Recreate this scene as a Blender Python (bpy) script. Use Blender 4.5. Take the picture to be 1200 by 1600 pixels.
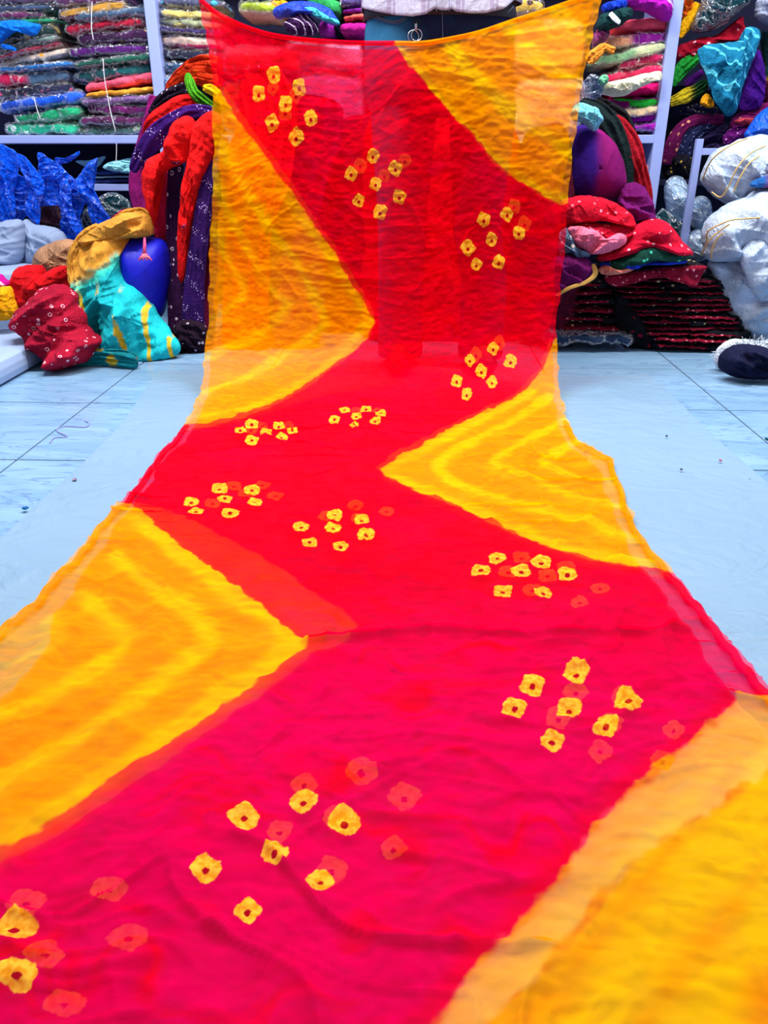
import bpy, bmesh, math, random
import numpy as np
from mathutils import Vector

for _o in list(bpy.data.objects):
    bpy.data.objects.remove(_o, do_unlink=True)
SC = bpy.context.scene
COL = SC.collection
random.seed(7)

# ------------------------------------------------------------------ camera
CAM_H, PITCH, YAW, FPX = 0.70, math.radians(25.0), math.radians(2.23), 1209.0
_cd = bpy.data.cameras.new('camera')
_cd.sensor_fit = 'VERTICAL'
_cd.sensor_height = 36.0
_cd.sensor_width = 27.0
_cd.lens = FPX / 1600.0 * 36.0
_cd.clip_start = 0.02
CAM = bpy.data.objects.new('camera', _cd)
CAM.location = (0, 0, CAM_H)
CAM.rotation_euler = (math.pi / 2 - PITCH, 0, YAW)
COL.objects.link(CAM)
SC.camera = CAM

# ------------------------------------------------------------------ light, exposure
W = bpy.data.worlds.new('world')
SC.world = W
W.use_nodes = True
W.node_tree.nodes['Background'].inputs[0].default_value = (0.92, 0.96, 1.0, 1)
W.node_tree.nodes['Background'].inputs[1].default_value = 0.45


def area(name, loc, rot, sx, sy, watts, col=(1.0, 0.98, 0.96)):
    d = bpy.data.lights.new(name, 'AREA')
    d.shape = 'RECTANGLE'
    d.size, d.size_y, d.energy, d.color = sx, sy, watts, col
    o = bpy.data.objects.new(name, d)
    o.location, o.rotation_euler = loc, rot
    COL.objects.link(o)
    return o


area('added_tube_light', (-0.95, 2.1, 2.75), (0.0, -0.15, 0), 1.3, 0.12, 84)  # unseen overhead tubes, added for directional shading and highlights on the plastic
area('added_tube_light', (1.0, 2.2, 2.75), (0.0, 0.15, 0), 1.3, 0.12, 84)
area('added_panel_light', (0.0, 2.9, 2.9), (0.0, 0, 0), 0.6, 0.6, 50)  # unseen panel added behind the person to light the heap and shelf

SC.view_settings.view_transform = 'Standard'
SC.view_settings.look = 'None'
SC.view_settings.gamma = 1.0
SC.view_settings.use_curve_mapping = False
SC.view_settings.exposure = 0.06
try:
    SC.cycles.transparent_max_bounces = 20
except Exception:
    pass

# ------------------------------------------------------------------ geometry helpers
_a, _t = YAW, PITCH
RIGHT = np.array([math.cos(_a), math.sin(_a), 0.0])
FWD = np.array([-math.sin(_a) * math.cos(_t), math.cos(_a) * math.cos(_t), -math.sin(_t)])
UP = np.array([-math.sin(_a) * math.sin(_t), math.cos(_a) * math.sin(_t), math.cos(_t)])
EYE = np.array([0.0, 0.0, CAM_H])


def ray(px, py):
    return FWD + (px - 600.0) / FPX * RIGHT - (py - 800.0) / FPX * UP


def at(px, py, Y):
    """point of the place seen at a pixel of the photograph, Y metres into the room"""
    d = ray(px, py)
    return EYE + d * (Y / d[1])


def flr(px, py, z=0.0):
    d = ray(px, py)
    return EYE + d * ((z - CAM_H) / d[2])


def ppm(p):
    """pixels to metres at a point"""
    return float(np.dot(np.asarray(p) - EYE, FWD)) / FPX


def _hash(i, j, k, seed):
    n = (i * 374761393 + j * 668265263 + k * 1274126177 + seed * 974634541) & 0x7fffffff
    n = (n ^ (n >> 13)) * 1274126177 & 0x7fffffff
    n = n ^ (n >> 16)
    return (n & 0xffff) / 65535.0


def vn(p, seed=0):
    """smooth value noise, -1..1; p is (..., 2 or 3)"""
    p = np.asarray(p, dtype=float)
    if p.shape[-1] == 2:
        i = np.floor(p).astype(np.int64)
        f = p - i
        f = f * f * f * (f * (f * 6 - 15) + 10)
        i0, i1, fx, fy = i[..., 0], i[..., 1], f[..., 0], f[..., 1]
        a, b = _hash(i0, i1, 0, seed), _hash(i0 + 1, i1, 0, seed)
        c, d = _hash(i0, i1 + 1, 0, seed), _hash(i0 + 1, i1 + 1, 0, seed)
        return ((a * (1 - fx) + b * fx) * (1 - fy) + (c * (1 - fx) + d * fx) * fy) * 2 - 1
    i = np.floor(p).astype(np.int64)
    f = p - i
    f = f * f * f * (f * (f * 6 - 15) + 10)
    out = 0
    for dx in (0, 1):
        wx = f[..., 0] if dx else 1 - f[..., 0]
        for dy in (0, 1):
            wy = f[..., 1] if dy else 1 - f[..., 1]
            for dz in (0, 1):
                wz = f[..., 2] if dz else 1 - f[..., 2]
                out = out + wx * wy * wz * _hash(i[..., 0] + dx, i[..., 1] + dy, i[..., 2] + dz, seed)
    return out * 2 - 1


def crs(pts, n, closed=False):
    """Catmull-Rom through points, n samples"""
    P = np.asarray(pts, float)
    m = len(P)
    segs = m if closed else m - 1
    # uniform by chord length
    T = np.linspace(0, 1, n, endpoint=not closed)
    if closed:
        L = np.linalg.norm(np.roll(P, -1, 0) - P, axis=1)
    else:
        L = np.linalg.norm(P[1:] - P[:-1], axis=1)
    L = np.maximum(L, 1e-9)
    c = np.concatenate([[0], np.cumsum(L)])
    c /= c[-1]
    k = np.clip(np.searchsorted(c, T, side='right') - 1, 0, segs - 1)
    u = ((T - c[k]) / (c[k + 1] - c[k]))[:, None]
    if closed:
        p0, p1, p2, p3 = P[(k - 1) % m], P[k % m], P[(k + 1) % m], P[(k + 2) % m]
    else:
        p0, p1, p2, p3 = P[np.maximum(k - 1, 0)], P[k], P[k + 1], P[np.minimum(k + 2, m - 1)]
    return 0.5 * (2 * p1 + (p2 - p0) * u + (2 * p0 - 5 * p1 + 4 * p2 - p3) * u * u + (3 * p1 - p0 - 3 * p2 + p3) * u ** 3)


def mesh_np(name, V, quads=None, tris=None, smooth=True):
    me = bpy.data.meshes.new(name)
    V = np.asarray(V, np.float32)
    me.vertices.add(len(V))
    me.vertices.foreach_set('co', V.ravel())
    idx, tot = [], []
    if quads is not None and len(quads):
        q = np.asarray(quads, np.int32)
        idx.append(q.ravel())
        tot.append(np.full(len(q), 4, np.int32))
    if tris is not None and len(tris):
        t = np.asarray(tris, np.int32)
        idx.append(t.ravel())
        tot.append(np.full(len(t), 3, np.int32))
    idx = np.concatenate(idx)
    tot = np.concatenate(tot)
    me.loops.add(len(idx))
    me.loops.foreach_set('vertex_index', idx)
    me.polygons.add(len(tot))
    start = np.concatenate([[0], np.cumsum(tot)[:-1]]).astype(np.int32)
    me.polygons.foreach_set('loop_start', start)
    me.polygons.foreach_set('loop_total', tot)
    me.update(calc_edges=True)
    me.validate()
    if smooth:
        me.polygons.foreach_set('use_smooth', np.ones(len(tot), bool))
    return me


def tag(o, label=None, cat=None, group=None, kind=None):
    if label: o['label'] = label
    if cat: o['category'] = cat
    if group: o['group'] = group
    if kind: o['kind'] = kind
    return o


def root_loc(o):
    v = np.zeros(3)
    while o is not None:
        v += np.array(o.location)
        o = o.parent
    return v


def obj(name, V, quads=None, tris=None, mat=None, parent=None, smooth=True):
    V = np.asarray(V, float)
    if parent is None:
        org = np.array([(V[:, 0].min() + V[:, 0].max()) / 2, (V[:, 1].min() + V[:, 1].max()) / 2, V[:, 2].min()])
    else:
        org = root_loc(parent)
    me = mesh_np(name, V - org, quads, tris, smooth)
    o = bpy.data.objects.new(name, me)
    if parent is None:
        o.location = org
    else:
        o.parent = parent
    if mat: me.materials.append(mat)
    COL.objects.link(o)
    return o


def empty(name, loc):
    o = bpy.data.objects.new(name, None)
    o.location = loc
    o.empty_display_size = 0.05
    COL.objects.link(o)
    return o


def grid_quads(nu, nv, wrap_v=False):
    """vertex id = u*nv+v"""
    q = []
    u = np.arange(nu - 1)[:, None]
    v = np.arange(nv if wrap_v else nv - 1)[None, :]
    v2 = (v + 1) % nv
    a = u * nv + v
    b = (u + 1) * nv + v
    c = (u + 1) * nv + v2
    d = u * nv + v2
    return np.stack([a + 0 * v, b + 0 * v, c + 0 * v, d + 0 * v], -1).reshape(-1, 4)


def box_arrays(x0, x1, y0, y1, z0, z1, bev=0.0):
    bm = bmesh.new()
    bmesh.ops.create_cube(bm, size=1)
    for v in bm.verts:
        v.co = ((x0 + x1) / 2 + v.co.x * (x1 - x0), (y0 + y1) / 2 + v.co.y * (y1 - y0), (z0 + z1) / 2 + v.co.z * (z1 - z0))
    if bev > 0:
        bmesh.ops.bevel(bm, geom=bm.edges[:] + bm.verts[:], offset=bev, segments=2, affect='EDGES', profile=0.6)
    return bm


def box(name, x0, x1, y0, y1, z0, z1, mat, parent=None, bev=0.004):
    bm = box_arrays(x0, x1, y0, y1, z0, z1, bev)
    return bmobj(name, bm, mat, parent)


def bmobj(name, bm, mat, parent=None, smooth=False):
    org = root_loc(parent) if parent else None
    co = np.array([v.co for v in bm.verts])
    if org is None:
        org = np.array([(co[:, 0].min() + co[:, 0].max()) / 2, (co[:, 1].min() + co[:, 1].max()) / 2, co[:, 2].min()])
    for v in bm.verts:
        v.co = Vector(np.array(v.co) - org)
    me = bpy.data.meshes.new(name)
    bm.to_mesh(me)
    bm.free()
    if smooth:
        for p in me.polygons: p.use_smooth = True
    o = bpy.data.objects.new(name, me)
    if parent:
        o.parent = parent
    else:
        o.location = org
    me.materials.append(mat)
    COL.objects.link(o)
    return o


def tube_arrays(path, rad, ns=8, cap=True):
    P = np.asarray(path, float)
    n = len(P)
    R = np.broadcast_to(np.asarray(rad, float), (n,))
    T = np.gradient(P, axis=0)
    T /= np.linalg.norm(T, axis=1)[:, None] + 1e-12
    ref = np.array([0.0, 0, 1]) if abs(T[0, 2]) < 0.9 else np.array([1.0, 0, 0])
    V = []
    s = np.cross(T[0], ref)
    s /= np.linalg.norm(s)
    for i in range(n):
        s = s - T[i] * np.dot(s, T[i])
        s /= np.linalg.norm(s) + 1e-12
        b = np.cross(T[i], s)
        ang = np.arange(ns) * 2 * math.pi / ns
        V.append(P[i] + R[i] * (np.cos(ang)[:, None] * s + np.sin(ang)[:, None] * b))
    V = np.concatenate(V)
    q = grid_quads(n, ns, True)
    tris = []
    if cap:
        V = np.concatenate([V, P[:1], P[-1:]])
        a, b = n * ns, n * ns + 1
        for k in range(ns):
            tris.append((a, k, (k + 1) % ns))
            tris.append((b, (n - 1) * ns + (k + 1) % ns, (n - 1) * ns + k))
    return V, q, tris


def tube(name, path, rad, mat, parent=None, ns=8):
    V, q, t = tube_arrays(path, rad, ns)
    return obj(name, V, q, t, mat, parent)


# ------------------------------------------------------------------ materials
def S(r, g, b):
    f = lambda c: c / 12.92 if c <= 0.04045 else ((c + 0.055) / 1.055) ** 2.4
    return (f(r / 255), f(g / 255), f(b / 255), 1.0)


class NT:
    def __init__(self, name):
        self.m = bpy.data.materials.new(name)
        self.m.use_nodes = True
        self.t = self.m.node_tree
        for n in list(self.t.nodes):
            self.t.nodes.remove(n)
        self.out = self.t.nodes.new('ShaderNodeOutputMaterial')

    def n(self, typ, **kw):
        x = self.t.nodes.new(typ)
        for k, v in kw.items():
            if k.startswith('i_'):
                x.inputs[int(k[2:])].default_value = v
            else:
                setattr(x, k, v)
        return x

    def l(self, a, b):
        self.t.links.new(a, b)

    def val(self, v):
        return v

    def sock(self, x, node, idx):
        if hasattr(x, 'links'):
            self.l(x, node.inputs[idx])
        else:
            node.inputs[idx].default_value = x

    def math(self, op, a, b=0.0, c=0.0, clamp=False):
        x = self.n('ShaderNodeMath', operation=op, use_clamp=clamp)
        self.sock(a, x, 0); self.sock(b, x, 1); self.sock(c, x, 2)
        return x.outputs[0]

    def step(self, v, lo, hi):
        x = self.n('ShaderNodeMapRange', interpolation_type='SMOOTHSTEP')
        self.sock(v, x, 0)
        x.inputs[1].default_value = lo
        x.inputs[2].default_value = hi
        return x.outputs[0]

    def mix(self, f, a, b):
        x = self.n('ShaderNodeMix', data_type='RGBA')
        self.sock(f, x, 0)
        self.sock(a, x, 6); self.sock(b, x, 7)
        return x.outputs[2]

    def noise(self, vec, scale, detail=3.0, rough=0.55, dist=0.0):
        x = self.n('ShaderNodeTexNoise')
        self.l(vec, x.inputs['Vector'])
        x.inputs['Scale'].default_value = scale
        x.inputs['Detail'].default_value = detail
        x.inputs['Roughness'].default_value = rough
        x.inputs['Distortion'].default_value = dist
        return x.outputs[0]

    def mapping(self, vec, scale=(1, 1, 1), rot=(0, 0, 0), loc=(0, 0, 0)):
        x = self.n('ShaderNodeMapping')
        self.l(vec, x.inputs[0])
        x.inputs['Scale'].default_value = scale
        x.inputs['Rotation'].default_value = rot
        x.inputs['Location'].default_value = loc
        return x.outputs[0]

    def attr(self, name, vec=False):
        x = self.n('ShaderNodeAttribute', attribute_name=name)
        return x.outputs['Vector'] if vec else x.outputs['Fac']

    def bump(self, h, strength=0.5, dist=0.01):
        x = self.n('ShaderNodeBump')
        self.l(h, x.inputs['Height'])
        x.inputs['Strength'].default_value = strength
        x.inputs['Distance'].default_value = dist
        return x.outputs[0]

    def objco(self):
        return self.n('ShaderNodeTexCoord').outputs['Object']

    def principled(self, col, rough=0.8, normal=None, spec=0.3, metal=0.0, sheen=0.0, trans=None):
        x = self.n('ShaderNodeBsdfPrincipled')
        self.sock(col, x, 'Base Color') if False else None
        if hasattr(col, 'links'):
            self.l(col, x.inputs['Base Color'])
        else:
            x.inputs['Base Color'].default_value = col
        x.inputs['Roughness'].default_value = rough
        x.inputs['Specular IOR Level'].default_value = spec
        x.inputs['Metallic'].default_value = metal
        x.inputs['Sheen Weight'].default_value = sheen
        if normal is not None:
            self.l(normal, x.inputs['Normal'])
        return x.outputs[0]

    def done(self, shader):
        self.l(shader, self.out.inputs[0])
        return self.m


_MC = {}


def cloth(c, c2=None, pat=None, sc=1.0, rough=0.85, fine=1.0, spec=0.15, sheen=0.0):
    """woven cloth with optional print; c, c2 are sRGB triples"""
    key = (c, c2, pat, sc, rough, fine, spec, sheen)
    if key in _MC:
        return _MC[key]
    n = NT('cloth_' + '_'.join(str(int(v)) for v in c) + ('_' + pat if pat else ''))
    co = n.objco()
    base = S(*c)
    n1 = n.noise(co, 9.0, 3)
    dark = tuple(v * 0.72 for v in base[:3]) + (1,)
    lite = tuple(min(1, v * 1.12 + 0.004) for v in base[:3]) + (1,)
    col = n.mix(n.step(n1, 0.3, 0.7), dark, lite)
    if pat in ('dots', 'dotsfine', 'rings'):
        v = n.n('ShaderNodeTexVoronoi', feature='F1')
        n.l(co, v.inputs['Vector'])
        v.inputs['Scale'].default_value = {'dots': 44.0, 'dotsfine': 70.0, 'rings': 30.0}[pat] * sc
        v.inputs['Randomness'].default_value = 0.75
        d = v.outputs['Distance']
        if pat == 'rings':
            f = n.math('MULTIPLY', n.step(d, 0.12, 0.15), n.step(d, 0.23, 0.19))
        elif pat == 'dots':
            f = n.math('MULTIPLY', n.step(d, 0.07, 0.10), n.step(d, 0.21, 0.16))
        else:
            f = n.step(d, 0.24, 0.14)
        mask = n.step(n.noise(co, 6.0, 1), 0.34, 0.42)
        f = n.math('MULTIPLY', f, mask)
        col = n.mix(f, col, S(*(c2 or (245, 220, 225))))
    elif pat == 'rows':
        w = n.n('ShaderNodeTexWave', bands_direction='DIAGONAL')
        n.l(co, w.inputs['Vector'])
        w.inputs['Scale'].default_value = 5.0 * sc
        w.inputs['Distortion'].default_value = 1.5
        v = n.n('ShaderNodeTexVoronoi', feature='F1')
        n.l(co, v.inputs['Vector'])
        v.inputs['Scale'].default_value = 120 * sc
        f = n.math('MULTIPLY', n.step(v.outputs['Distance'], 0.33, 0.2), n.step(w.outputs['Fac'], 0.72, 0.85))
        col = n.mix(f, col, S(*(c2 or (225, 200, 240))))
    elif pat == 'blotch':
        v = n.n('ShaderNodeTexVoronoi', feature='F1')
        n.l(co, v.inputs['Vector'])
        v.inputs['Scale'].default_value = 7.0 * sc
        f = n.step(n.math('ADD', v.outputs['Distance'], n.math('MULTIPLY', n.noise(co, 40, 2), 0.15)), 0.38, 0.33)
        v2 = n.n('ShaderNodeTexVoronoi', feature='F1')
        n.l(co, v2.inputs['Vector'])
        v2.inputs['Scale'].default_value = 110.0
        blob = n.mix(n.step(v2.outputs['Distance'], 0.3, 0.2), S(*(c2 or (60, 0, 90))), S(240, 200, 220))
        col = n.mix(f, col, blob)
    elif pat == 'stripes':
        w = n.n('ShaderNodeTexWave', bands_direction='DIAGONAL')
        n.l(co, w.inputs['Vector'])
        w.inputs['Scale'].default_value = 6.0 * sc
        w.inputs['Distortion'].default_value = 2.0
        w.inputs['Detail'].default_value = 1.0
        w.inputs['Detail Scale'].default_value = 1.0
        col = n.mix(n.step(w.outputs['Fac'], 0.90, 0.97), col, S(*c2))
    elif pat == 'flowers':
        v = n.n('ShaderNodeTexVoronoi', feature='F1')
        n.l(co, v.inputs['Vector'])
        v.inputs['Scale'].default_value = 17.0 * sc
        f = n.step(n.math('ADD', v.outputs['Distance'], n.math('MULTIPLY', n.noise(co, 60, 2), 0.3)), 0.42, 0.34)
        col = n.mix(f, col, S(*c2))
    elif pat == 'half':
        x = n.n('ShaderNodeSeparateXYZ')
        n.l(co, x.inputs[0])
        z = n.math('ADD', x.outputs[2], n.math('MULTIPLY', n.math('SUBTRACT', n.noise(co, 14, 3), 0.5), 0.03))
        col = n.mix(n.step(z, 0.018 * sc, 0.024 * sc), S(*c2), col)
    elif pat == 'side':
        x = n.n('ShaderNodeSeparateXYZ')
        n.l(co, x.inputs[0])
        z = n.math('ADD', x.outputs[0], n.math('MULTIPLY', n.math('SUBTRACT', n.noise(co, 9, 3), 0.5), 0.05))
        col = n.mix(n.step(z, -0.02 + 0.03 * (sc - 1), 0.03 + 0.03 * (sc - 1)), S(*c2), col)
    m2 = n.mapping(co, (1, 1, 2.2))
    rg = n.math('ABSOLUTE', n.math('SUBTRACT', n.noise(n.mapping(co, (2.4, 1.0, 0.9), (0, 0.5, 0)), 16.0, 3, 0.5, 1.6), 0.5))
    h = n.math('ADD', n.noise(m2, 22.0, 4, 0.6, 0.6), n.math('MULTIPLY', n.noise(co, 320.0, 2), 0.12))
    rg2 = n.math('ABSOLUTE', n.math('SUBTRACT', n.noise(n.mapping(co, (0.9, 1.0, 2.2), (0, 0.3, 0)), 34.0, 2, 0.5, 1.8), 0.5))
    h = n.math('MULTIPLY', h, 0.45)
    h = n.math('ADD', h, n.math('MULTIPLY', n.math('MINIMUM', rg, 0.11), 5.0))
    h = n.math('ADD', h, n.math('MULTIPLY', n.math('MINIMUM', rg2, 0.09), 2.6))
    nrm = n.bump(h, 0.5 * fine, 0.016)
    m = n.done(n.principled(col, rough, nrm, spec, 0, sheen))
    _MC[key] = m
    return m


def plain(name, c, rough=0.5, spec=0.4, metal=0.0, bump=0.0, bsc=40):
    n = NT(name)
    co = n.objco()
    base = S(*c)
    col = n.mix(n.noise(co, 6.0, 3), tuple(v * 0.88 for v in base[:3]) + (1,), base)
    nrm = n.bump(n.noise(co, bsc, 3), bump, 0.005) if bump else None
    return n.done(n.principled(col, rough, nrm, spec, metal))


def plastic(name, tint, body=0.12, c=(235, 240, 255), bs=0.9, sc=34.0, rough=0.10, gloss=0.42):
    """thin crinkled polythene: mostly see-through, glossy creases"""
    n = NT(name)
    co = n.objco()
    m = n.mapping(co, (1.0, 1.0, 1.9))
    h = n.math('ADD', n.noise(m, sc, 3, 0.6, 1.2), n.math('MULTIPLY', n.noise(co, sc * 3.2, 2, 0.5, 0.8), 0.35))
    nrm = n.bump(h, bs, 0.03)
    tr = n.n('ShaderNodeBsdfTransparent')
    tr.inputs[0].default_value = tint
    gl = n.n('ShaderNodeBsdfGlossy')
    gl.inputs['Roughness'].default_value = rough
    gl.inputs['Color'].default_value = (1, 1, 1, 1)
    n.l(nrm, gl.inputs['Normal'])
    df = n.n('ShaderNodeBsdfDiffuse')
    df.inputs[0].default_value = S(*c)
    n.l(nrm, df.inputs['Normal'])
    fr = n.n('ShaderNodeFresnel')
    fr.inputs[0].default_value = 1.5
    a = n.n('ShaderNodeMixShader')
    a.inputs[0].default_value = body
    n.l(tr.outputs[0], a.inputs[1]); n.l(df.outputs[0], a.inputs[2])
    b = n.n('ShaderNodeMixShader')
    n.l(n.math('ADD', n.math('MULTIPLY', fr.outputs[0], gloss), 0.004, clamp=True), b.inputs[0])
    n.l(a.outputs[0], b.inputs[1]); n.l(gl.outputs[0], b.inputs[2])
    return n.done(b.outputs[0])


CLEAR = plastic('clear_polythene', (0.97, 0.97, 0.99, 1), 0.0)
BLUEBAG = plastic('blue_polythene', (0.02, 0.16, 0.85, 1), 0.72, (0, 92, 245), 0.8, 26, 0.2, 0.16)
TEALBAG = plastic('dark_teal_polythene', (0.05, 0.25, 0.3, 1), 0.6, (10, 70, 85), 1.0, 30, 0.15)
MISTBAG = plastic('milky_polythene', (0.8, 0.88, 0.95, 1), 0.35, (170, 200, 230), 0.8, 20, 0.25)
WHITEPAINT = plain('white_painted_metal', (150, 166, 226), 0.35, 0.5)
SHADEBACK = plain('shade_blue_back_panel', (14, 18, 48), 0.7, 0.2)  # shade of the shelf gaps painted in as dark blue
# ------------------------------------------------------------------ room
floor_o = box('floor', -2.8, 2.8, -1.2, 4.3, -0.06, -0.004, plain('grout', (84, 86, 94), 0.9, 0.1), None, 0.0)
tag(floor_o, 'pale glossy tiled shop floor with thin dark joints', 'floor', kind='structure')


def tile_material():
    n = NT('marbled_floor_tile')
    geo = n.n('ShaderNodeNewGeometry').outputs['Position']
    m = n.mapping(geo, (0.8, 3.2, 1), (0, 0, 0.12))
    v = n.noise(m, 2.6, 5, 0.6, 1.4)
    col = n.mix(n.step(v, 0.35, 0.7), S(112, 150, 184), S(130, 166, 198))
    m2 = n.mapping(geo, (1.0, 5.0, 1), (0, 0, 0.2))
    vein = n.math('ABSOLUTE', n.math('SUBTRACT', n.noise(m2, 3.0, 4, 0.5, 1.8), 0.5))
    col = n.mix(n.math('MULTIPLY', n.step(vein, 0.03, 0.0), 0.6), col, S(84, 114, 160))
    return n.done(n.principled(col, 0.28, None, 0.45))


TILE_S = 0.482
_tp = flr(209.7, 577.0)
tx0 = _tp[0]
ty0 = flr(100, 629.0)[1]
_bm = box_arrays(-TILE_S / 2 + 0.0026, TILE_S / 2 - 0.0026, -TILE_S / 2 + 0.0026, TILE_S / 2 - 0.0026, -0.006, 0.0, 0.0012)
tile_me = bpy.data.meshes.new('tile')
_bm.to_mesh(tile_me)
_bm.free()
tile_me.materials.append(tile_material())
for i in range(-4, 9):
    for j in range(-7, 4):
        x, y = tx0 + (i + 0.5) * TILE_S, ty0 + (j + 0.5) * TILE_S
        if abs(x) > 2.75 or y > 4.2 or y < -1.1:
            continue
        t = bpy.data.objects.new('tile', tile_me)
        t.parent = floor_o
        t.location = Vector((x, y, 0)) - floor_o.location
        COL.objects.link(t)

WALLM = plain('wall_paint', (176, 190, 220), 0.9, 0.1)
tag(box('wall_back', -2.8, 2.8, 4.12, 4.24, -0.004, 2.6, WALLM, None, 0), 'plain bluish white back wall behind the shelves', 'wall', kind='structure')
tag(box('wall_left', -2.8, -2.68, 1.2, 4.12, -0.004, 2.6, WALLM, None, 0), 'plain bluish white side wall left of the shelves', 'wall', kind='structure')
tag(box('wall_right', 2.68, 2.8, 1.2, 4.12, -0.004, 2.6, WALLM, None, 0), 'plain bluish white side wall right of the shelves', 'wall', kind='structure')

# ------------------------------------------------------------------ shelf rack
RY = 3.55                                   # front of the rack
rack = empty('shelf_rack', (0, RY + 0.2, 0))
tag(rack, 'white painted shelf rack along the back wall holding wrapped cloth', 'shelf rack')
ZB = at(100, 217, RY)[2]


def upright(px, py, w=0.045):
    x = at(px, py, RY)[0]
    box('upright', x - w / 2, x + w / 2, RY, RY + 0.42, 0.0, 1.75, WHITEPAINT, rack)
    return x


ux1 = upright(239, 60)
ux3 = upright(1052, 60)
um = (ux1 + ux3) / 2
box('upright', um - 0.02, um + 0.02, RY, RY + 0.42, 0, 1.75, WHITEPAINT, rack)
ux0 = ux1 - 1.05
box('upright', ux0 - 0.02, ux0 + 0.02, RY, RY + 0.42, 0, 1.75, WHITEPAINT, rack)
for xa, xb in ((ux0, ux1), (ux1, um), (um, ux3)):
    box('shelf_board', xa + 0.02, xb - 0.02, RY + 0.003, RY + 0.41, ZB - 0.018, ZB + 0.014, WHITEPAINT, rack)
    zl = at(180, 293, RY + 0.08)[2]
    box('shelf_board', xa + 0.02, xb - 0.02, RY + 0.08, RY + 0.41, zl - 0.014, zl + 0.014, WHITEPAINT, rack)
    box('shelf_board', xa + 0.02, xb - 0.02, RY + 0.003, RY + 0.41, 1.60, 1.63, WHITEPAINT, rack)
    box('back_panel', xa + 0.02, xb - 0.02, RY + 0.411, RY + 0.42, 0.02, 1.6, SHADEBACK, rack)


# ------------------------------------------------------------------ soft things
def pack_arrays(x0, x1, ycen, H, D, zc, slope, seed, lobes=1, lob=0.12, off=0.0, amp=0.012, taper=5.0, nu=44, nv=30, crink=0.0):
    L = x1 - x0
    U = np.linspace(-1, 1, nu)
    ph = np.arange(nv) * 2 * math.pi / nv
    e = 0.62
    cy = np.sign(np.cos(ph)) * np.abs(np.cos(ph)) ** e
    cz = np.sign(np.sin(ph)) * np.abs(np.sin(ph)) ** e
    uu, cyy = np.meshgrid(U, cy, indexing='ij')
    _, czz = np.meshgrid(U, cz, indexing='ij')
    cap = np.maximum(1 - np.abs(uu) ** taper, 0.0) ** 0.42
    hz = H / 2 * (0.25 + 0.75 * cap)
    hy = D / 2 * (0.72 + 0.28 * cap)
    hz = np.where(np.abs(uu) > 0.999, 0.0, hz)
    X = (x0 + x1) / 2 + uu * (L / 2 + off)
    Yv = ycen + cyy * (hy + off)
    front = cyy < 0
    Yv = Yv + np.where(front, 0.012 * vn(np.stack([uu * 1.6 + seed, czz * 0.2], -1), seed + 31), 0)
    if lobes > 1:
        g = np.abs(np.sin(math.pi * lobes * (czz * 0.5 + 0.5 + 0.05 * vn(np.stack([uu * 2.5, czz * 0.3], -1), seed))))
        Yv = Yv + np.where(front, (1 - g) * lob * H, 0)
    Z = zc + czz * (hz + off) + slope * uu * L / 2
    P = np.stack([X, Yv, Z], -1)
    q = np.stack([uu * L / H * 0.9 + seed, cyy * 1.5, czz * 1.4], -1)
    n1 = vn(q * 0.8, seed) + 0.5 * vn(q * 1.9, seed + 1)
    n2 = vn(q * 0.5 + 7, seed + 2)
    P[..., 2] += n1 * amp * 0.9 * (1 - 0.4 * np.abs(czz)) + n2 * amp * 0.6
    P[..., 1] += n2 * amp * 1.2 + n1 * amp * 0.5
    if crink:
        c1 = vn(q * 3.1 + 3, seed + 5)
        c2 = 1 - 2 * np.abs(vn(q * 2.2, seed + 6))
        P[..., 1] -= (c1 * 0.5 + c2) * crink
        P[..., 2] += (c2 * 0.6 - c1 * .4) * crink
    V = P.reshape(-1, 3)
    quads = grid_quads(nu, nv, True)
    V = np.concatenate([V, P[0].mean(0)[None], P[-1].mean(0)[None]])
    a, b = nu * nv, nu * nv + 1
    tr = [(a, (k + 1) % nv, k) for k in range(nv)] + [(b, (nu - 1) * nv + k, (nu - 1) * nv + (k + 1) % nv) for k in range(nv)]
    return V, quads, tr


_ps = [100]


def pack(name, label, px0, px1, pyb, pyt, mat, Y=RY + 0.02, wrap=True, up=0.0, lobes=2, lob=0.10, group=None, cat='fabric',
         D=0.30, amp=None, taper=5.0, inner=None):
    """a folded length of cloth lying on a shelf, front edge to the room; up = pixels the right end lies higher"""
    _ps[0] += 1
    sd = _ps[0]
    pc = (pyb + pyt) / 2
    A, B = at(px0, pc, Y), at(px1, pc, Y)
    zb, zt = at((px0 + px1) / 2, pyb, Y)[2], at((px0 + px1) / 2, pyt, Y)[2]
    H = zt - zb
    slope = up * ppm(A) / (B[0] - A[0])
    if amp is None: amp = min(0.014, H * 0.17)
    Hc = H * 1.04
    if taper == 5.0:
        taper = 3.2 + 6 * random.random()
        D = D * random.uniform(0.9, 1.08)
    V, q, t = pack_arrays(A[0], B[0], Y + D / 2, Hc, D, (zb + zt) / 2, slope, sd, lobes, lob, 0.0, amp, taper)
    o = obj(name, V, q, t, mat)
    tag(o, label, cat, group)
    if wrap:
        V, q, t = pack_arrays(A[0], B[0], Y + D / 2, Hc, D, (zb + zt) / 2, slope, sd, 1, 0, 0.004, amp, taper + 2, crink=0.008)
        s = obj('plastic_sleeve', V, q, t, CLEAR, o)
        tag(s, 'clear crinkled plastic sleeve')
    if inner:
        V, q, t = pack_arrays(A[0] + 0.02, B[0] - 0.03, Y - 0.012 + D / 2, Hc * 0.42, D, (zb + zt) / 2, slope, sd + 3, 1, 0, 0, amp * 0.5, taper)
        obj('inner_fold', V, q, t, inner, o)
    return o


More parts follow.
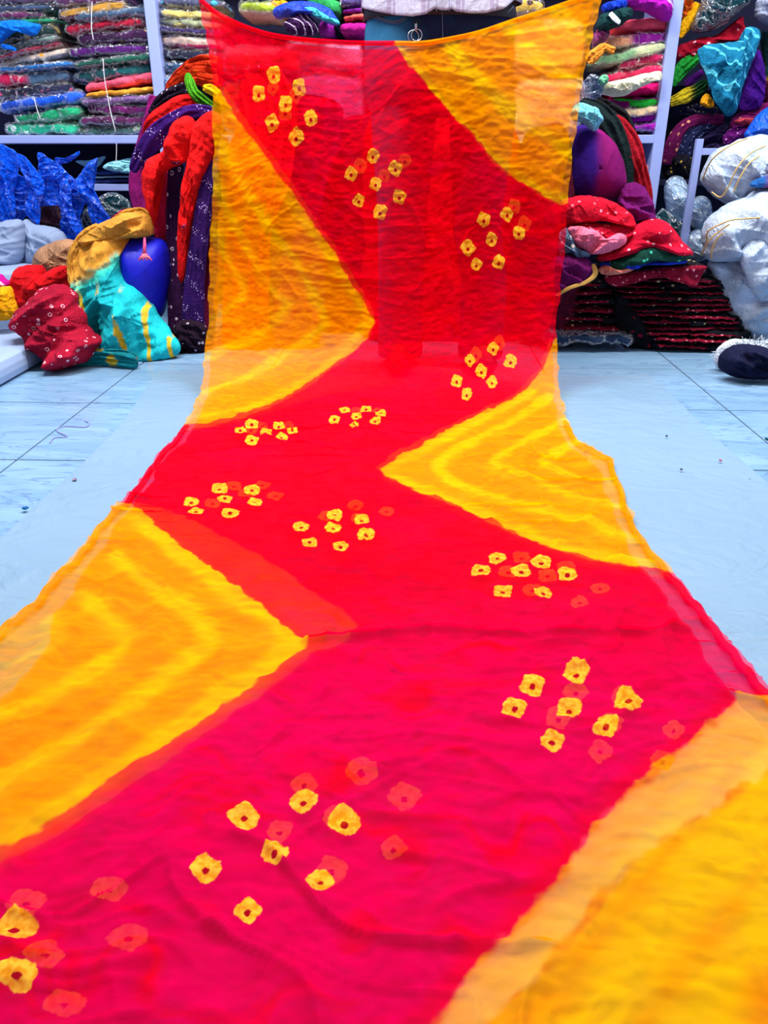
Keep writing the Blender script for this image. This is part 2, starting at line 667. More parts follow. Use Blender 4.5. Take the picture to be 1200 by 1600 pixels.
def folds2(p, ang, freq, seed):
    """long creases: sharp ridges running across direction ang"""
    lw = np.stack([vn(p * freq * 0.3, seed + 40), vn(p * freq * 0.3 + 4, seed + 41)], -1)
    p = p + lw * 0.55 / freq
    d = np.array([math.cos(ang), math.sin(ang)])
    w = p @ d
    al = p @ np.array([-d[1], d[0]])
    r = 1 - np.abs(vn(np.stack([w * freq, al * freq * 0.26], -1), seed))
    return r ** 3 * 2 - 0.7


def blob(name, label, pts, Y, thick, mat, cat='cloth', group=None, lean=0.0, fold=(0.5, 12.0, 0.010), back=0.6, parent=None,
         N=128, R=30, p=2.2, qx=0.6, center=None, seed=None, fine=0.004, zmin=0.002, rough_edge=1.0, terr=1.0):
    """soft heap of cloth: outline at its own distance, bulging towards and away from the room"""
    if seed is None:
        _ps[0] += 1
        seed = _ps[0]
    E2 = crs(pts, N, True)
    tt_ = np.arange(N) * 2 * math.pi / N
    jit = np.stack([np.cos(tt_) * 3, np.sin(tt_) * 3], -1)
    span = min(np.ptp(E2[:, 0]), np.ptp(E2[:, 1]))
    nrm2 = np.roll(E2, -1, 0) - np.roll(E2, 1, 0)
    nrm2 = np.stack([nrm2[:, 1], -nrm2[:, 0]], -1) / (np.linalg.norm(nrm2, axis=1)[:, None] + 1e-9)
    E2 = E2 + nrm2 * ((vn(jit, seed) * 0.022 + vn(jit * 2.7, seed + 1) * 0.012) * span)[:, None] * rough_edge
    if center is None:
        x, y = E2[:, 0], E2[:, 1]
        x2, y2 = np.roll(x, -1), np.roll(y, -1)
        cr = x * y2 - x2 * y
        A = cr.sum() / 2
        center = (((x + x2) * cr).sum() / (6 * A), ((y + y2) * cr).sum() / (6 * A))
    zb = at(center[0], E2[:, 1].max(), Y)[2]

    def up3(px, py):
        p0 = at(px, py, Y)
        return at(px, py, Y + lean * (p0[2] - zb))
    E = np.array([up3(a, b) for a, b in E2])
    C = up3(*center)
    ex, ez = E[:, 0].max() - E[:, 0].min(), E[:, 2].max() - E[:, 2].min()
    rr = (np.arange(1, R + 1) / R) ** 0.85
    rings = C[None, None] + (E[None] - C[None, None]) * rr[:, None, None]
    prof = (np.maximum(1 - rr ** p, 0) ** qx)[:, None]
    xz = rings[..., [0, 2]]
    W1 = folds2(xz, fold[0], fold[1] * 1.7, seed) * fold[2]
    W1 = W1 * 1.2 + folds2(xz, fold[0] + 0.7, fold[1] * 3.0, seed + 9) * fold[2] * 0.55 + folds2(xz, fold[0] - 0.6, fold[1] * 5.2, seed + 19) * fold[2] * 0.42
    W2 = vn(np.stack([xz[..., 0] * 30, xz[..., 1] * 30], -1), seed + 4) * fine
    edge = (1 - rr ** 6)[:, None]
    if terr:
        ft = 3.3 / max(ex, ez)
        wt = xz @ np.array([math.cos(fold[0] + .25), math.sin(fold[0] + .25)])
        st_ = wt * ft + 0.45 * vn(xz * ft * 0.9 + 11, seed + 30)
        saw = st_ - np.floor(st_)
        shp = np.where(saw < 0.8, saw / 0.8, (1 - saw) / 0.2)
        shp = shp * shp * (3 - 2 * shp)
        W1 = W1 + (shp - 0.5) * thick * 0.26 * terr
    big = 1 + 0.25 * vn(xz * (2.2 / max(ex, ez)) + seed, seed + 2)
    front = rings.copy()
    front[..., 1] -= prof * thick * big + (W1 + W2) * edge
    bk = rings[:-1].copy()
    bk[..., 1] += (prof[:-1] * thick * back + 0.004)
    cf = C.copy(); cf[1] -= thick
    cb = C.copy(); cb[1] += thick * back + 0.004
    V = np.concatenate([front.reshape(-1, 3), bk.reshape(-1, 3), cf[None], cb[None]])
    V[:, 2] = np.maximum(V[:, 2], zmin)
    q1 = grid_quads(R, N, True)
    nb = R * N
    qb = grid_quads(R - 1, N, True)[:, ::-1] + nb
    last = np.array([[(R - 1) * N + k, nb + (R - 2) * N + k, nb + (R - 2) * N + (k + 1) % N, (R - 1) * N + (k + 1) % N] for k in range(N)])
    icf, icb = nb + (R - 1) * N, nb + (R - 1) * N + 1
    tr = [(icf, k, (k + 1) % N) for k in range(N)] + [(icb, nb + (k + 1) % N, nb + k) for k in range(N)]
    o = obj(name, V, np.concatenate([q1, qb, last]), tr, mat, parent)
    if parent is None:
        tag(o, label, cat, group)
    elif label:
        tag(o, label)
    return o


def strand(name, label, path, mat, th=0.5, nf=3, amp=0.22, cat='scarf', group=None, parent=None, n=72, ns=44, seed=None, endr=0.35, fine=0.003):
    """gathered length of cloth: path of (px, py, Y, half width in px)"""
    if seed is None:
        _ps[0] += 1
        seed = _ps[0]
    C = []
    for (px, py, Y, w) in path:
        p3 = at(px, py, Y)
        C.append(np.r_[p3, w * ppm(p3)])
    C = crs(C, n)
    P, Wd = C[:, :3], np.maximum(C[:, 3], 0.002)
    T = np.gradient(P, axis=0)
    T /= np.linalg.norm(T, axis=1)[:, None]
    side = np.cross(T, np.array([0.0, 1, 0]))
    side /= np.linalg.norm(side, axis=1)[:, None] + 1e-9
    nr = np.cross(side, T)
    k = np.where(nr[:, 1] > 0, -1.0, 1.0)[:, None]
    nr = nr * k
    tt = np.linspace(0, 1, n)
    endf = np.minimum(1, np.minimum(tt, 1 - tt) / 0.04) ** 0.5 * (1 - endr) + endr
    endf[0] = endf[-1] = 0.02
    ph = np.arange(ns) * 2 * math.pi / ns
    cs, sn = np.cos(ph), np.sin(ph)
    t2, c2 = np.meshgrid(tt, cs, indexing='ij')
    wob = 1 + 0.12 * vn(np.stack([t2 * 5, c2 * 0.2], -1), seed)
    rip = np.sin(math.pi * nf * c2 + seed + 2.2 * vn(np.stack([t2 * 2.2, c2 * 0.4], -1), seed + 1)) * amp
    rip = rip * (0.5 + 0.5 * vn(np.stack([t2 * 3, c2], -1), seed + 2)) * np.abs(sn)[None] ** 0.5
    rip = rip + 0.5 * amp * ((1 - np.abs(vn(np.stack([t2 * 3.0, c2 * 4.5], -1), seed + 7))) ** 3 * 2 - .8) * np.abs(sn)[None] ** 0.5
    rip = rip + 0.28 * amp * ((1 - np.abs(vn(np.stack([t2 * 9.0 + c2 * 1.5, c2 * 7.0], -1), seed + 8))) ** 3 * 2 - .8) * np.abs(sn)[None] ** 0.5
    rip += fine / np.maximum(Wd[:, None], 0.004) * vn(np.stack([t2 * 22, c2 * 3], -1), seed + 3) * 0.6
    a = (Wd * endf)[:, None] * wob * cs[None]
    b = (Wd * endf)[:, None] * (th * sn[None] + np.where(sn[None] > -0.2, rip, -rip * 0.3))
    V = P[:, None] + a[..., None] * side[:, None] + b[..., None] * nr[:, None]
    V = V.reshape(-1, 3)
    V[:, 2] = np.maximum(V[:, 2], 0.002)
    q = grid_quads(n, ns, True)
    V = np.concatenate([V, P[:1], P[-1:]])
    i0, i1 = n * ns, n * ns + 1
    tr = [(i0, (j + 1) % ns, j) for j in range(ns)] + [(i1, (n - 1) * ns + j, (n - 1) * ns + (j + 1) % ns) for j in range(ns)]
    o = obj(name, V, q, tr, mat, parent)
    if parent is None:
        tag(o, label, cat, group)
    elif label:
        tag(o, label)
    return o
# ------------------------------------------------------------------ the dyed cloth: floor run, bend and hanging part
_pp = np.array([(-0.02, 0.0), (0.8, 0.0), (1.6, 0.0), (1.95, 0.0), (2.10, 0.002), (2.24, 0.016), (2.36, 0.062), (2.435, 0.15), (2.475, 0.28), (2.50, 0.45),
                (2.525, 0.70), (2.555, 0.95), (2.59, 1.2), (2.63, 1.5), (2.70, 2.0)])
PROF = crs(_pp, 2600)
PROF[:, 1] = np.maximum(PROF[:, 1], 0)
PS = np.concatenate([[0], np.cumsum(np.linalg.norm(np.diff(PROF, axis=0), axis=1))])


def on_cloth(px, py):
    """pixel -> (x, s): across the cloth and along its length"""
    d = ray(px, py)
    t = PROF[:, 0] / d[1]
    g = (CAM_H + t * d[2]) - (PROF[:, 1] + 0.012)
    k = np.argmax((g <= 0) & (PROF[:, 0] > 0.02))
    if g[k] > 0 or k == 0:
        k = len(g) - 1
        f = 0
    else:
        f = g[k - 1] / (g[k - 1] - g[k] + 1e-12)
    s = PS[k - 1] + f * (PS[k] - PS[k - 1])
    Y = PROF[k - 1, 0] + f * (PROF[k, 0] - PROF[k - 1, 0])
    return np.array([d[0] / d[1] * Y, s])


def oc(pts):
    return np.array([on_cloth(a, b) for a, b in pts])


def sd_poly(P, poly):
    """signed distance, positive inside"""
    d = np.full(len(P), 1e9)
    ins = np.zeros(len(P), bool)
    n = len(poly)
    for i in range(n):
        a, b = poly[i], poly[(i + 1) % n]
        e = b - a
        w = P - a
        t = np.clip((w @ e) / (e @ e + 1e-12), 0, 1)
        r = w - t[:, None] * e
        d = np.minimum(d, (r * r).sum(1))
        c1 = (a[1] <= P[:, 1]) != (b[1] <= P[:, 1])
        with np.errstate(divide='ignore', invalid='ignore'):
            xi = a[0] + (P[:, 1] - a[1]) * e[0] / (e[1] if abs(e[1]) > 1e-12 else 1e-12)
        ins ^= c1 & (P[:, 0] < xi)
    d = np.sqrt(d)
    return np.where(ins, d, -d)


def d_line(P, L):
    d = np.full(len(P), 1e9)
    for a, b in zip(L[:-1], L[1:]):
        e = b - a
        w = P - a
        t = np.clip((w @ e) / (e @ e + 1e-12), 0, 1)
        r = w - t[:, None] * e
        d = np.minimum(d, (r * r).sum(1))
    return np.sqrt(d)


Y_TOP = [
    [(330, 122), (345, 140), (380, 190), (430, 260), (470, 315), (520, 385), (560, 450), (584, 497), (576, 518), (560, 540), (520, 570), (480, 600),
     (430, 630), (380, 650), (330, 663), (288, 668), (200, 672), (200, 100), (322, 112)],
    [(614, 60), (640, 95), (680, 140), (700, 165), (740, 205), (770, 245), (810, 275), (850, 300), (878, 313), (1000, 316), (1000, -60), (600, -60), (606, 30)],
    [(866, 522), (850, 570), (830, 600), (800, 625), (770, 640), (730, 660), (690, 680), (650, 703), (620, 718), (597, 735), (602, 747), (640, 766), (690, 786),
     (740, 806), (790, 830), (850, 855), (900, 872), (960, 885), (1010, 888), (1047, 897), (1180, 905), (1180, 500)],
    [(190, 790), (215, 800), (240, 820), (290, 860), (340, 895), (400, 945), (440, 980), (481, 1006), (470, 1021), (430, 1050), (380, 1085), (330, 1120),
     (270, 1160), (200, 1210), (130, 1260), (60, 1305), (0, 1338), (-200, 1440), (-500, 1560), (-500, 790)],
    [(1150, 1094), (1100, 1140), (1060, 1175), (1010, 1215), (960, 1260), (920, 1310), (890, 1350), (850, 1400), (800, 1455), (750, 1510), (710, 1560),
     (680, 1600), (600, 1700), (520, 1830), (480, 2000), (2600, 2000), (2000, 1180), (1240, 1094)],
]
Y_LOW = [
    [(330, 112), (350, 136), (390, 192), (438, 258), (477, 314), (526, 385), (566, 450), (588, 497), (580, 521), (520, 573), (480, 602),
     (430, 631), (380, 651), (330, 664), (288, 668), (200, 672), (200, 100)],
    [(620, 62), (648, 98), (690, 148), (741, 207), (771, 247), (812, 278), (850, 303), (880, 316), (1000, 320), (1000, -60), (606, -60)],
    [(866, 512), (848, 560), (826, 592), (796, 616), (764, 631), (722, 652), (680, 672), (640, 694), (612, 708), (588, 728), (600, 742), (640, 760), (690, 780),
     (740, 800), (790, 824), (850, 850), (900, 868), (960, 880), (1010, 884), (1180, 900), (1180, 500)],
    [(205, 780), (255, 790), (300, 810), (350, 835), (400, 862), (450, 895), (500, 930), (540, 955), (557, 975), (545, 996), (490, 1016), (440, 1057),
     (340, 1132), (210, 1222), (110, 1288), (0, 1352), (-200, 1460), (-500, 1580), (-500, 780)],
    [(1180, 1215), (1150, 1235), (1100, 1270), (1015, 1320), (960, 1380), (920, 1430), (870, 1490), (820, 1540), (755, 1600), (680, 1700), (600, 1830), (560, 2000),
     (2600, 2000), (2000, 1300), (1260, 1200)],
]
PALE_LOW = [(1205, 1060), (1150, 1090), (1060, 1175), (960, 1260), (890, 1350), (800, 1455), (680, 1600), (520, 1830), (480, 2000), (560, 2000),
            (600, 1830), (680, 1700), (755, 1600), (870, 1490), (960, 1380), (1015, 1320), (1100, 1270), (1150, 1235), (1230, 1180)]
STREAKS = [  # (half width m, strength, polyline)
    (0.016, 1.0, [(179, 872), (233, 914), (283, 947), (322, 982), (330, 1010), (292, 1036), (225, 1089), (167, 1127), (104, 1164), (25, 1210), (-60, 1255), (-200, 1330)]),
    (0.016, .9, [(129, 927), (167, 968), (203, 1000), (183, 1024), (133, 1056), (62, 1097), (0, 1120), (-120, 1180)]),
    (0.014, .6, [(80, 975), (95, 1003), (62, 1020), (10, 1045)]),
    (0.020, .9, [(200, 800), (290, 868), (400, 955), (470, 1004), (420, 1045), (330, 1108), (200, 1198), (60, 1292), (-100, 1370)]),
    (0.016, 1.0, [(856, 620), (810, 656), (768, 677), (727, 700), (693, 717), (681, 733), (702, 750), (727, 765), (777, 780), (827, 796), (877, 812), (935, 827), (985, 850)]),
    (0.014, 1.0, [(881, 660), (831, 687), (793, 708), (770, 725), (793, 742), (843, 760), (893, 777), (960, 792)]),
    (0.014, .9, [(905, 692), (868, 708), (847, 725), (877, 740), (918, 754), (955, 757)]),
    (0.018, .8, [(604, 737), (650, 710), (740, 664), (830, 612)]),
    (0.018, .8, [(612, 745), (690, 782), (790, 822), (900, 865), (1010, 884)]),
    (0.016, .8, [(333, 262), (345, 300), (380, 372), (412, 431), (447, 470), (427, 502), (386, 528), (325, 552)]),
    (0.016, .9, [(333, 200), (380, 285), (417, 345), (462, 401), (506, 482), (508, 502), (473, 533), (427, 563), (386, 589), (325, 612)]),
    (0.014, .7, [(333, 345), (345, 380), (381, 441), (376, 462), (330, 495)]),
    (0.016, .7, [(338, 140), (400, 230), (470, 330), (540, 430), (576, 495), (540, 545), (470, 597), (380, 642), (310, 655)]),
    (0.018, 1.0, [(701, 66), (732, 102), (767, 142), (808, 178), (859, 213), (900, 238)]),
    (0.016, .8, [(790, 30), (828, 76), (879, 112), (915, 130)]),
    (0.014, .8, [(864, 10), (925, 58)]),
    (0.012, .7, [(625, 70), (690, 150), (770, 240), (850, 296), (885, 308)]),
    (0.030, 1.0, [(1260, 1170), (1200, 1235), (1140, 1325), (1080, 1400), (1025, 1475), (950, 1575), (900, 1650)]),
    (0.028, .9, [(1260, 1360), (1200, 1440), (1120, 1540), (1060, 1620)]),
    (0.018, .5, [(1120, 1210), (1030, 1310), (960, 1390), (860, 1510), (770, 1610)]),
]
DOTS_TOP = [
    [(428, 111), (405, 140), (468, 130), (447, 156), (426, 186), (486, 179), (463, 208)],
    [(583, 237), (549, 265), (618, 257), (587, 281), (561, 307), (624, 301), (594, 325)],
    [(792, 328), (755, 337), (810, 357), (768, 368), (731, 381), (779, 403), (744, 407)],
    [(770, 541), (797, 562), (734, 560), (752, 579), (768, 598), (713, 596), (729, 619)],
    [(394, 668), (436, 670), (376, 677), (457, 678), (416, 682), (394, 692), (440, 690)],
    [(539, 645), (572, 644), (595, 651), (523, 660), (557, 656), (553, 670), (586, 664)],
    [(343, 768), (394, 771), (299, 788), (352, 783), (398, 789), (307, 803), (360, 806)],
    [(523, 809), (471, 828), (565, 817), (521, 831), (572, 841), (484, 853), (532, 859)],
    [(777, 877), (845, 884), (751, 900), (814, 901), (886, 903), (785, 929), (848, 934)],
    [(831, 1077), (899, 1061), (803, 1119), (889, 1115), (980, 1106), (945, 1144), (861, 1168)],
    [(382, 1285), (474, 1258), (322, 1365), (430, 1342), (539, 1293), (500, 1382), (388, 1430)],
    [(25, 1462), (32, 1538), (-60, 1500), (-45, 1590)],
]
#          px half-size (w, h), tilt
DOT_SZ = [(10.5, 14, -.45), (10, 12, .5), (10, 12, .5), (9, 12, .6), (10, 6.5, 0), (9, 5.5, 0), (13, 7, .2), (13, 8, .2), (16, 10, -.1), (19, 16, .5), (23, 20, .6), (32, 21, .5)]
DOTS_LOW = [
    [(425, 130), (461, 142), (444, 168)],
    [(562, 252), (600, 268), (632, 244)],
    [(805, 316), (822, 344)],
    [(780, 532), (744, 550)],
    [(410, 664), (450, 664), (392, 671)],
    [(556, 641), (590, 640)],
    [(365, 757), (410, 756), (332, 784), (384, 768), (430, 772)],
    [(510, 804), (560, 806), (556, 787), (604, 797), (570, 830), (520, 822)],
    [(815, 868), (885, 884), (856, 896), (938, 916), (906, 938), (832, 918), (795, 890)],
    [(900, 1078), (872, 1120), (958, 1125), (1053, 1136), (938, 1170), (1035, 1185), (975, 1085)],
    [(475, 1222), (564, 1203), (632, 1241), (437, 1295), (525, 1275), (615, 1322), (517, 1356)],
    [(40, 1405), (170, 1388), (68, 1487), (200, 1460), (100, 1565)],
]
EDGE_L = [(300, -120), (306, -60), (313, -10), (317, 30), (326, 70), (331, 120), (333, 200), (331, 300), (327, 400), (324, 480), (320, 560), (313, 605), (301, 645), (289, 666),
          (270, 690), (252, 708), (235, 731), (213, 762), (195, 785), (181, 796), (153, 824), (122, 869), (82, 906), (54, 942), (17, 971), (0, 985), (-70, 1050),
          (-190, 1180), (-330, 1340), (-560, 1600)]
EDGE_R = [(951, -120), (945, -60), (937, -5), (926, 50), (913, 110), (901, 180), (893, 260), (886, 330), (880, 400), (874, 470), (869, 530), (872, 580), (878, 620), (885, 660),
          (903, 690), (930, 706), (953, 717), (959, 735), (974, 770), (981, 800), (1005, 845), (1047, 897), (1095, 952), (1120, 985), (1160, 1035), (1200, 1085),
          (1300, 1205), (1440, 1380), (1620, 1600)]
LOW_L = [(310, -120), (316, -60), (321, -10), (325, 30), (334, 70), (339, 120), (341, 200), (339, 300), (336, 400), (333, 480), (331, 560), (326, 605), (316, 640), (303, 662),
         (283, 690), (262, 708), (245, 731), (222, 765), (205, 788), (188, 806), (165, 840), (137, 885), (90, 952), (67, 1006), (42, 1043), (0, 1089), (-80, 1160),
         (-200, 1280), (-340, 1430), (-500, 1600)]
LOW_R = [(942, -120), (937, -60), (930, -5), (919, 50), (906, 110), (894, 180), (886, 260), (879, 330), (873, 400), (867, 470), (861, 530), (863, 580), (867, 620), (872, 660),
         (890, 692), (915, 712), (936, 728), (944, 750), (957, 790), (974, 830), (1003, 886), (1044, 934), (1070, 971), (1093, 1000), (1147, 1080), (1173, 1113),
         (1250, 1205), (1380, 1370), (1560, 1600)]
TOP_E = [(313, -8), (330, 8), (345, 18), (380, 35), (420, 48), (470, 56), (520, 60), (570, 62), (615, 62), (660, 62), (700, 56), (750, 45), (800, 28), (850, 12), (885, 0), (937, -16)]


def edge_fn(E):
    P = oc(E)
    P = P[np.argsort(P[:, 1])]
    return lambda s: np.interp(s, P[:, 1], P[:, 0])


def dots_field(P, groups, rnd, jit=1.0):
    """distance into the nearest resist dot, and into its knotted centre"""
    dd = np.full(len(P), -0.05)
    hh = np.full(len(P), -0.05)
    for g, (w, h, tl) in zip(groups, DOT_SZ):
        for (px, py) in g:
            c = on_cloth(px, py)
            k = rnd.uniform(0.9, 1.1)
            poly = []
            a0 = tl + rnd.uniform(-.35, .35) * jit
            for i in range(14):
                a = i * 2 * math.pi / 14
                ex = 0.62
                rx = math.copysign(abs(math.cos(a)) ** ex, math.cos(a))
                ry = math.copysign(abs(math.sin(a)) ** ex, math.sin(a))
                r = k * rnd.uniform(0.84, 1.08)
                qx, qy = rx * r, ry * r
                # tilt inside a unit square, then stretch to the dot
                u = qx * math.cos(a0) - qy * math.sin(a0)
                v = qx * math.sin(a0) + qy * math.cos(a0)
                poly.append(on_cloth(px + u * w * 0.98, py + v * h * 0.98))
            poly = np.array(poly)
            rad = np.linalg.norm(poly - c, axis=1).max() + 0.02
            near = np.where(np.abs(P - c).max(1) < rad)[0]
            if len(near) == 0: continue
            dd[near] = np.maximum(dd[near], sd_poly(P[near], poly))
            hole = c + (poly - c) * 0.27 + (on_cloth(px, py + h * 0.22) - c)
            hh[near] = np.maximum(hh[near], sd_poly(P[near], hole))
    return dd, hh


def add_attr(me, name, arr):
    a = me.attributes.new(name, 'FLOAT', 'POINT')
    a.data.foreach_set('value', np.asarray(arr, np.float32))


def fbm(P, sc, seed, oct_=4, rough=0.58):
    tot, a, nrm = 0, 1.0, 0
    for k in range(oct_):
        tot = tot + a * vn(P * (np.asarray(sc) * 2.03 ** k) + 3.7 * k, seed + k)
        nrm += a
        a *= rough
    return 0.5 + 0.42 * tot / nrm


def bake_noise(me, P, seed):
    """mottling of the dye bath, stored with the cloth"""
    w = 0.02 * np.stack([vn(P * 20, seed + 60), vn(P * 20 + 5, seed + 61)], -1)
    add_attr(me, 'nzA', fbm(P + w * .5, (26.0, 26.0), seed + 62))
    add_attr(me, 'nzB', fbm(P + w * 2, (5.0, 5.0), seed + 66, 3))
    add_attr(me, 'nzS', fbm(P + w * 1.5, (9.0, 28.0), seed + 70))
    add_attr(me, 'nzO', fbm(P + w, (38.0, 95.0), seed + 74, 2))


def dye_layer(name, EL, ER, yel, dots, top_shift, zoff, yoff, nu, nv, seed, parent, mat, pale=None):
    fl, fr = edge_fn(EL), edge_fn(ER)
    te = oc(TOP_E)
    tu = (te[:, 0] - te[0, 0]) / (te[-1, 0] - te[0, 0])
    s0, sH, sM = 0.04, 2.75, te[:, 1].max()
    u = np.linspace(0, 1, nu)
    st = np.interp(u, tu, te[:, 1]) - top_shift
    sl = np.linspace(s0, sM, nv)
    SS = np.where(sl[None] < sH, sl[None], sH + (sl[None] - sH) * (st[:, None] - sH) / (sM - sH))
    XL, XR = fl(SS), fr(SS)
    wav = 0.006 * vn(SS[..., None] * np.array([14.0, 0]) + seed, seed) + 0.003 * vn(SS[..., None] * np.array([45.0, 0]), seed + 1)
    uu = u[:, None]
    XX = XL * (1 - uu) + XR * uu + wav * (1 - 2 * uu) * (np.abs(1 - 2 * uu) ** 3)
    P = np.stack([XX.ravel(), SS.ravel()], -1)
    Yp = np.interp(SS, PS, PROF[:, 0])
    Zp = np.interp(SS, PS, PROF[:, 1])
    dY = np.gradient(PROF[:, 0], PS)
    dZ = np.gradient(PROF[:, 1], PS)
    ty, tz = np.interp(SS, PS, dY), np.interp(SS, PS, dZ)
    ny, nz = -tz, ty                                  # out of the cloth, towards the room
    # crumples of the soft cloth
    p2 = np.stack([XX, SS], -1)
    wrp = np.stack([vn(p2 * 5, seed + 3), vn(p2 * 5 + 9, seed + 4)], -1)
    r1 = 1 - np.abs(vn(p2 * np.array([5.0, 8.0]) + wrp * 0.8, seed + 5))
    r2 = 1 - np.abs(vn(p2 * np.array([9.0, 24.0]) + wrp * 1.2, seed + 6))
    r3 = vn(p2 * np.array([22.0, 60.0]) + wrp * 2, seed + 7)
    onf = np.clip((2.3 - SS) / 0.3, 0, 1)
    msk = np.clip(0.55 + 0.9 * vn(p2 * np.array([3.0, 4.0]) + 3, seed + 15), 0, 1)
    r4 = 1 - np.abs(vn(p2 * np.array([16.0, 13.0]) + wrp * 1.5, seed + 16))
    h = 0.013 * msk * r1 ** 9 + 0.007 * r2 ** 6 * (0.4 + 0.6 * msk) + 0.003 * r4 ** 6 + 0.0010 * (r3 + 1)
    if name == 'lower_layer': h = h * 0.4
    h = h * (0.45 + 0.55 * onf)
    # the long crease across the floor run, and the smaller ones beside it
    if name == 'upper_layer':
        for line, a, w in (([(480, 1008), (560, 1000), (640, 990), (700, 988), (780, 998), (850, 996), (930, 993), (1000, 996), (1070, 990)], 0.018, 0.0075),
                           ([(600, 1200), (680, 1180), (740, 1175), (840, 1245), (900, 1255)], 0.008, 0.006),
                           ([(75, 1530), (140, 1520), (240, 1500)], 0.012, 0.007),
                           ([(470, 1310), (600, 1230), (680, 1190)], 0.008, 0.006),
                           ([(780, 700), (790, 750)], 0.0, 0.006),
                           ([(600, 1340), (700, 1350), (790, 1380)], 0.008, 0.006),
                           ([(560, 660), (562, 720)], 0.003, 0.006),
                           ([(470, 840), (480, 960)], 0.003, 0.006),
                           ([(700, 1330), (780, 1345), (770, 1260)], 0.003, 0.005)):
            d = d_line(P, oc(line)).reshape(SS.shape)
            h = h + a * np.exp(-(d / w) ** 2) * (0.7 + 0.3 * vn(p2 * 20, seed + 8))
    # hanging pleats
    hang = np.clip((SS - 2.35) / 0.4, 0, 1)
    h = h + hang * (0.012 * vn(p2 * np.array([3.5, 0.9]), seed + 11) + 0.006 * vn(p2 * np.array([9.0, 1.5]) + wrp * .5, seed + 12))
    # bend gathers: soft horizontal folds where it reaches the floor
    bend = np.exp(-((SS - 2.12) / 0.16) ** 2)
    h = h + bend * 0.004 * (1 + np.sin(2 * math.pi * (SS * 26 + 1.2 * vn(p2 * 4, seed + 13)))) * 0.5
    # crepe crinkle, and the pucker round each tied dot
    k_ = 0.45 if name == 'lower_layer' else 1.0
    h = h + k_ * 0.0030 * fbm(p2 + wrp * .006, (55.0, 130.0), seed + 80, 2) + k_ * 0.014 * np.abs(fbm(p2 + wrp * .03, (14.0, 28.0), seed + 84, 3) - 0.5)
    dd, hh = dots_field(P, dots, random.Random(seed))
    pk = np.clip((dd.reshape(SS.shape) + 0.012) / 0.018, 0, 1)
    h = h + k_ * 0.0026 * pk * pk * (3 - 2 * pk)
    Z = Zp + (h + zoff) * nz
    Yv = Yp + (h + zoff) * ny + yoff * hang
    Z = np.maximum(Z, zoff * 0.6 + 0.0005)
    V = np.stack([XX, Yv, Z], -1).reshape(-1, 3)
    o = obj(name, V, grid_quads(nu, nv), None, mat, parent)
    me = o.data
    sdy = np.full(len(P), -0.3)
    for k, poly in enumerate(yel):
        pm = oc(poly)
        sdy = np.maximum(sdy, sd_poly(P, pm))
    add_attr(me, 'sdy', sdy)
    stv = np.zeros(len(P))
    for w, a, line in STREAKS:
        d = d_line(P, oc(line))
        d = np.abs(d + (0.008 * vn(P * 16, seed + 20) + 0.004 * vn(P * 45, seed + 22)) * (d < 0.1))
        stv = np.maximum(stv, a * np.exp(-(d / (w * 1.25)) ** 2) * (0.85 + 0.35 * vn(P * 11, seed + 21)))
    add_attr(me, 'streak', stv)
    add_attr(me, 'dot', dd)
    add_attr(me, 'hole', hh)
    bake_noise(me, P, seed)
    add_attr(me, 'pale', sd_poly(P, oc(pale)) if pale is not None else np.full(len(P), -1.0))
    a = me.attributes.new('suv', 'FLOAT_VECTOR', 'POINT')
    a.data.foreach_set('vector', np.stack([P[:, 0], P[:, 1], np.full(len(P), seed * 1.7)], -1).astype(np.float32).ravel())
    return o


